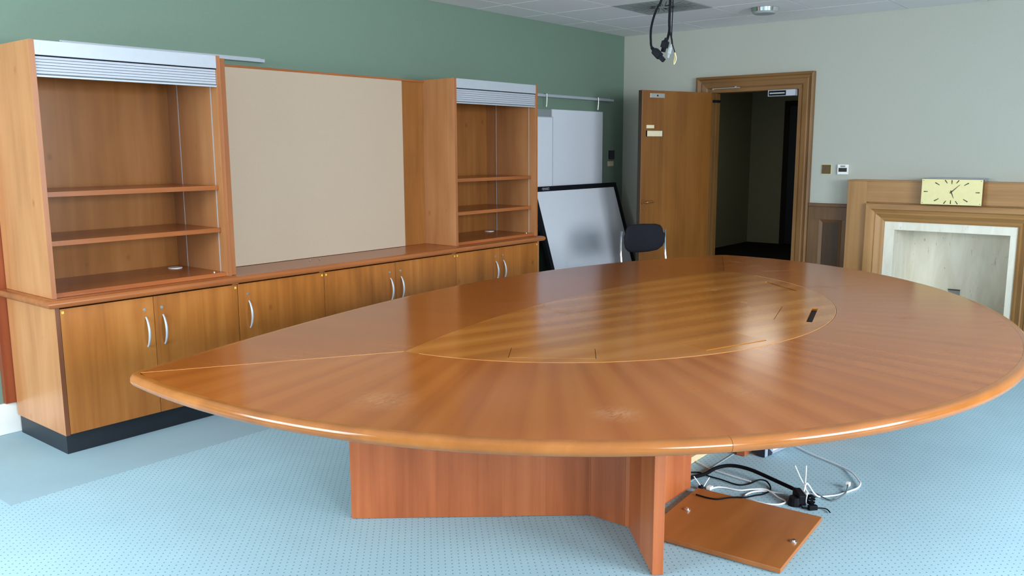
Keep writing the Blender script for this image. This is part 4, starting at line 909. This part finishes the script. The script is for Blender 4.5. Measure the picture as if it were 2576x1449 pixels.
o, base = floor_cable('floor_cable', 'short black cable with a ferrite block in front of the plug', [(3.379, 1.206, 0.012), (3.355, 1.186, 0.006), (3.358, 1.168, 0.008), (3.366, 1.148, 0.012), (3.383, 1.139, 0.008), (3.398, 1.125, 0.006), (3.403, 1.108, 0.006), (3.394, 1.094, 0.006), (3.377, 1.081, 0.006)], 0.0026, 'cable_black')
bm = NB(); box(bm, -0.019, 0.019, -0.010, 0.010, -0.010, 0.010, 0.003, Matrix.Translation((3.369, 1.150, 0.0115)) @ Matrix.Rotation(math.radians(-40), 4, 'Z')); link('ferrite_block', bm, M['black'], o, base)

# multi-way plug bundled with white cable ties
pg = thing('plug_bundle', 'black power plugs bundled together with long white cable ties on the carpet', 'plug', (3.41, 1.215, 0))
OFF = (3.41, 1.215, 0)
bm = NB(); box(bm, -0.045, 0.045, -0.017, 0.017, 0, 0.045, 0.006, Matrix.Translation((3.412, 1.222, 0.004)) @ Matrix.Rotation(math.radians(38), 4, 'Z')); link('plug_body', bm, M['black'], pg, OFF)
bm = NB(); plug(bm, (3.452, 1.262, 0.036), (3.415, 1.23, 0.034), 0.013, 0.012); link('cable_neck', bm, M['black'], pg, OFF)
bm = NB(); cyl(bm, (3.375, 1.228, 0.0), (0, 0, 1), 0.028, 0.036, 14, 0.022); link('second_plug', bm, M['black'], pg, OFF)
bm = NB()
for k in range(9):
    a = 2 * PI * k / 9; tube(bm, smooth_path([(3.398, 1.199, 0.028), (3.398 + 0.002, 1.186, 0.028 + 0.012 * math.sin(a)), (3.398 + 0.014 * math.cos(a), 1.168, 0.03 + 0.020 * math.sin(a)), (3.398 + 0.012 * math.cos(a) + 0.003, 1.156, 0.028 + 0.014 * math.sin(a))], 3), 0.0042, 6)
link('coiled_lead', bm, M['cable_black'], pg, OFF, True)
ties = [[(3.41, 1.21, 0.012), (3.417, 1.202, 0.05), (3.417, 1.208, 0.08), (3.412, 1.225, 0.115), (3.405, 1.245, 0.16)], [(3.405, 1.190, 0.012), (3.416, 1.196, 0.05), (3.420, 1.203, 0.08), (3.430, 1.206, 0.115), (3.446, 1.212, 0.155)], [(3.418, 1.186, 0.045), (3.412, 1.197, 0.065), (3.408, 1.206, 0.085)], [(3.390, 1.185, 0.010), (3.384, 1.183, 0.03), (3.392, 1.183, 0.052), (3.405, 1.186, 0.054)]]
for t_ in ties:
    bm = NB(); tube(bm, smooth_path(t_, 4), 0.0024, 6); link('cable_tie', bm, M['cable_white'], pg, OFF, True)
# second tied connector behind the loose panel
p2 = thing('tied_connector', 'small white connector with two cut cable ties at the corner of the loose panel', 'connector', (3.285, 1.60, 0)); OFF = (3.285, 1.60, 0)
bm = NB(); box(bm, 3.288, 3.318, 1.568, 1.590, 0.002, 0.016, 0.003); link('connector_body', bm, M['white_plastic'], p2, OFF)
bm = NB(); box(bm, 3.268, 3.290, 1.602, 1.618, 0.002, 0.020, 0.003); link('black_block', bm, M['black'], p2, OFF)
for t_ in ([(3.279, 1.612, 0.018), (3.268, 1.622, 0.04), (3.258, 1.634, 0.062)], [(3.284, 1.598, 0.016), (3.30, 1.594, 0.032), (3.316, 1.588, 0.05)]):
    bm = NB(); tube(bm, t_, 0.0022, 6); link('cable_tie', bm, M['cable_white'], p2, OFF, True)
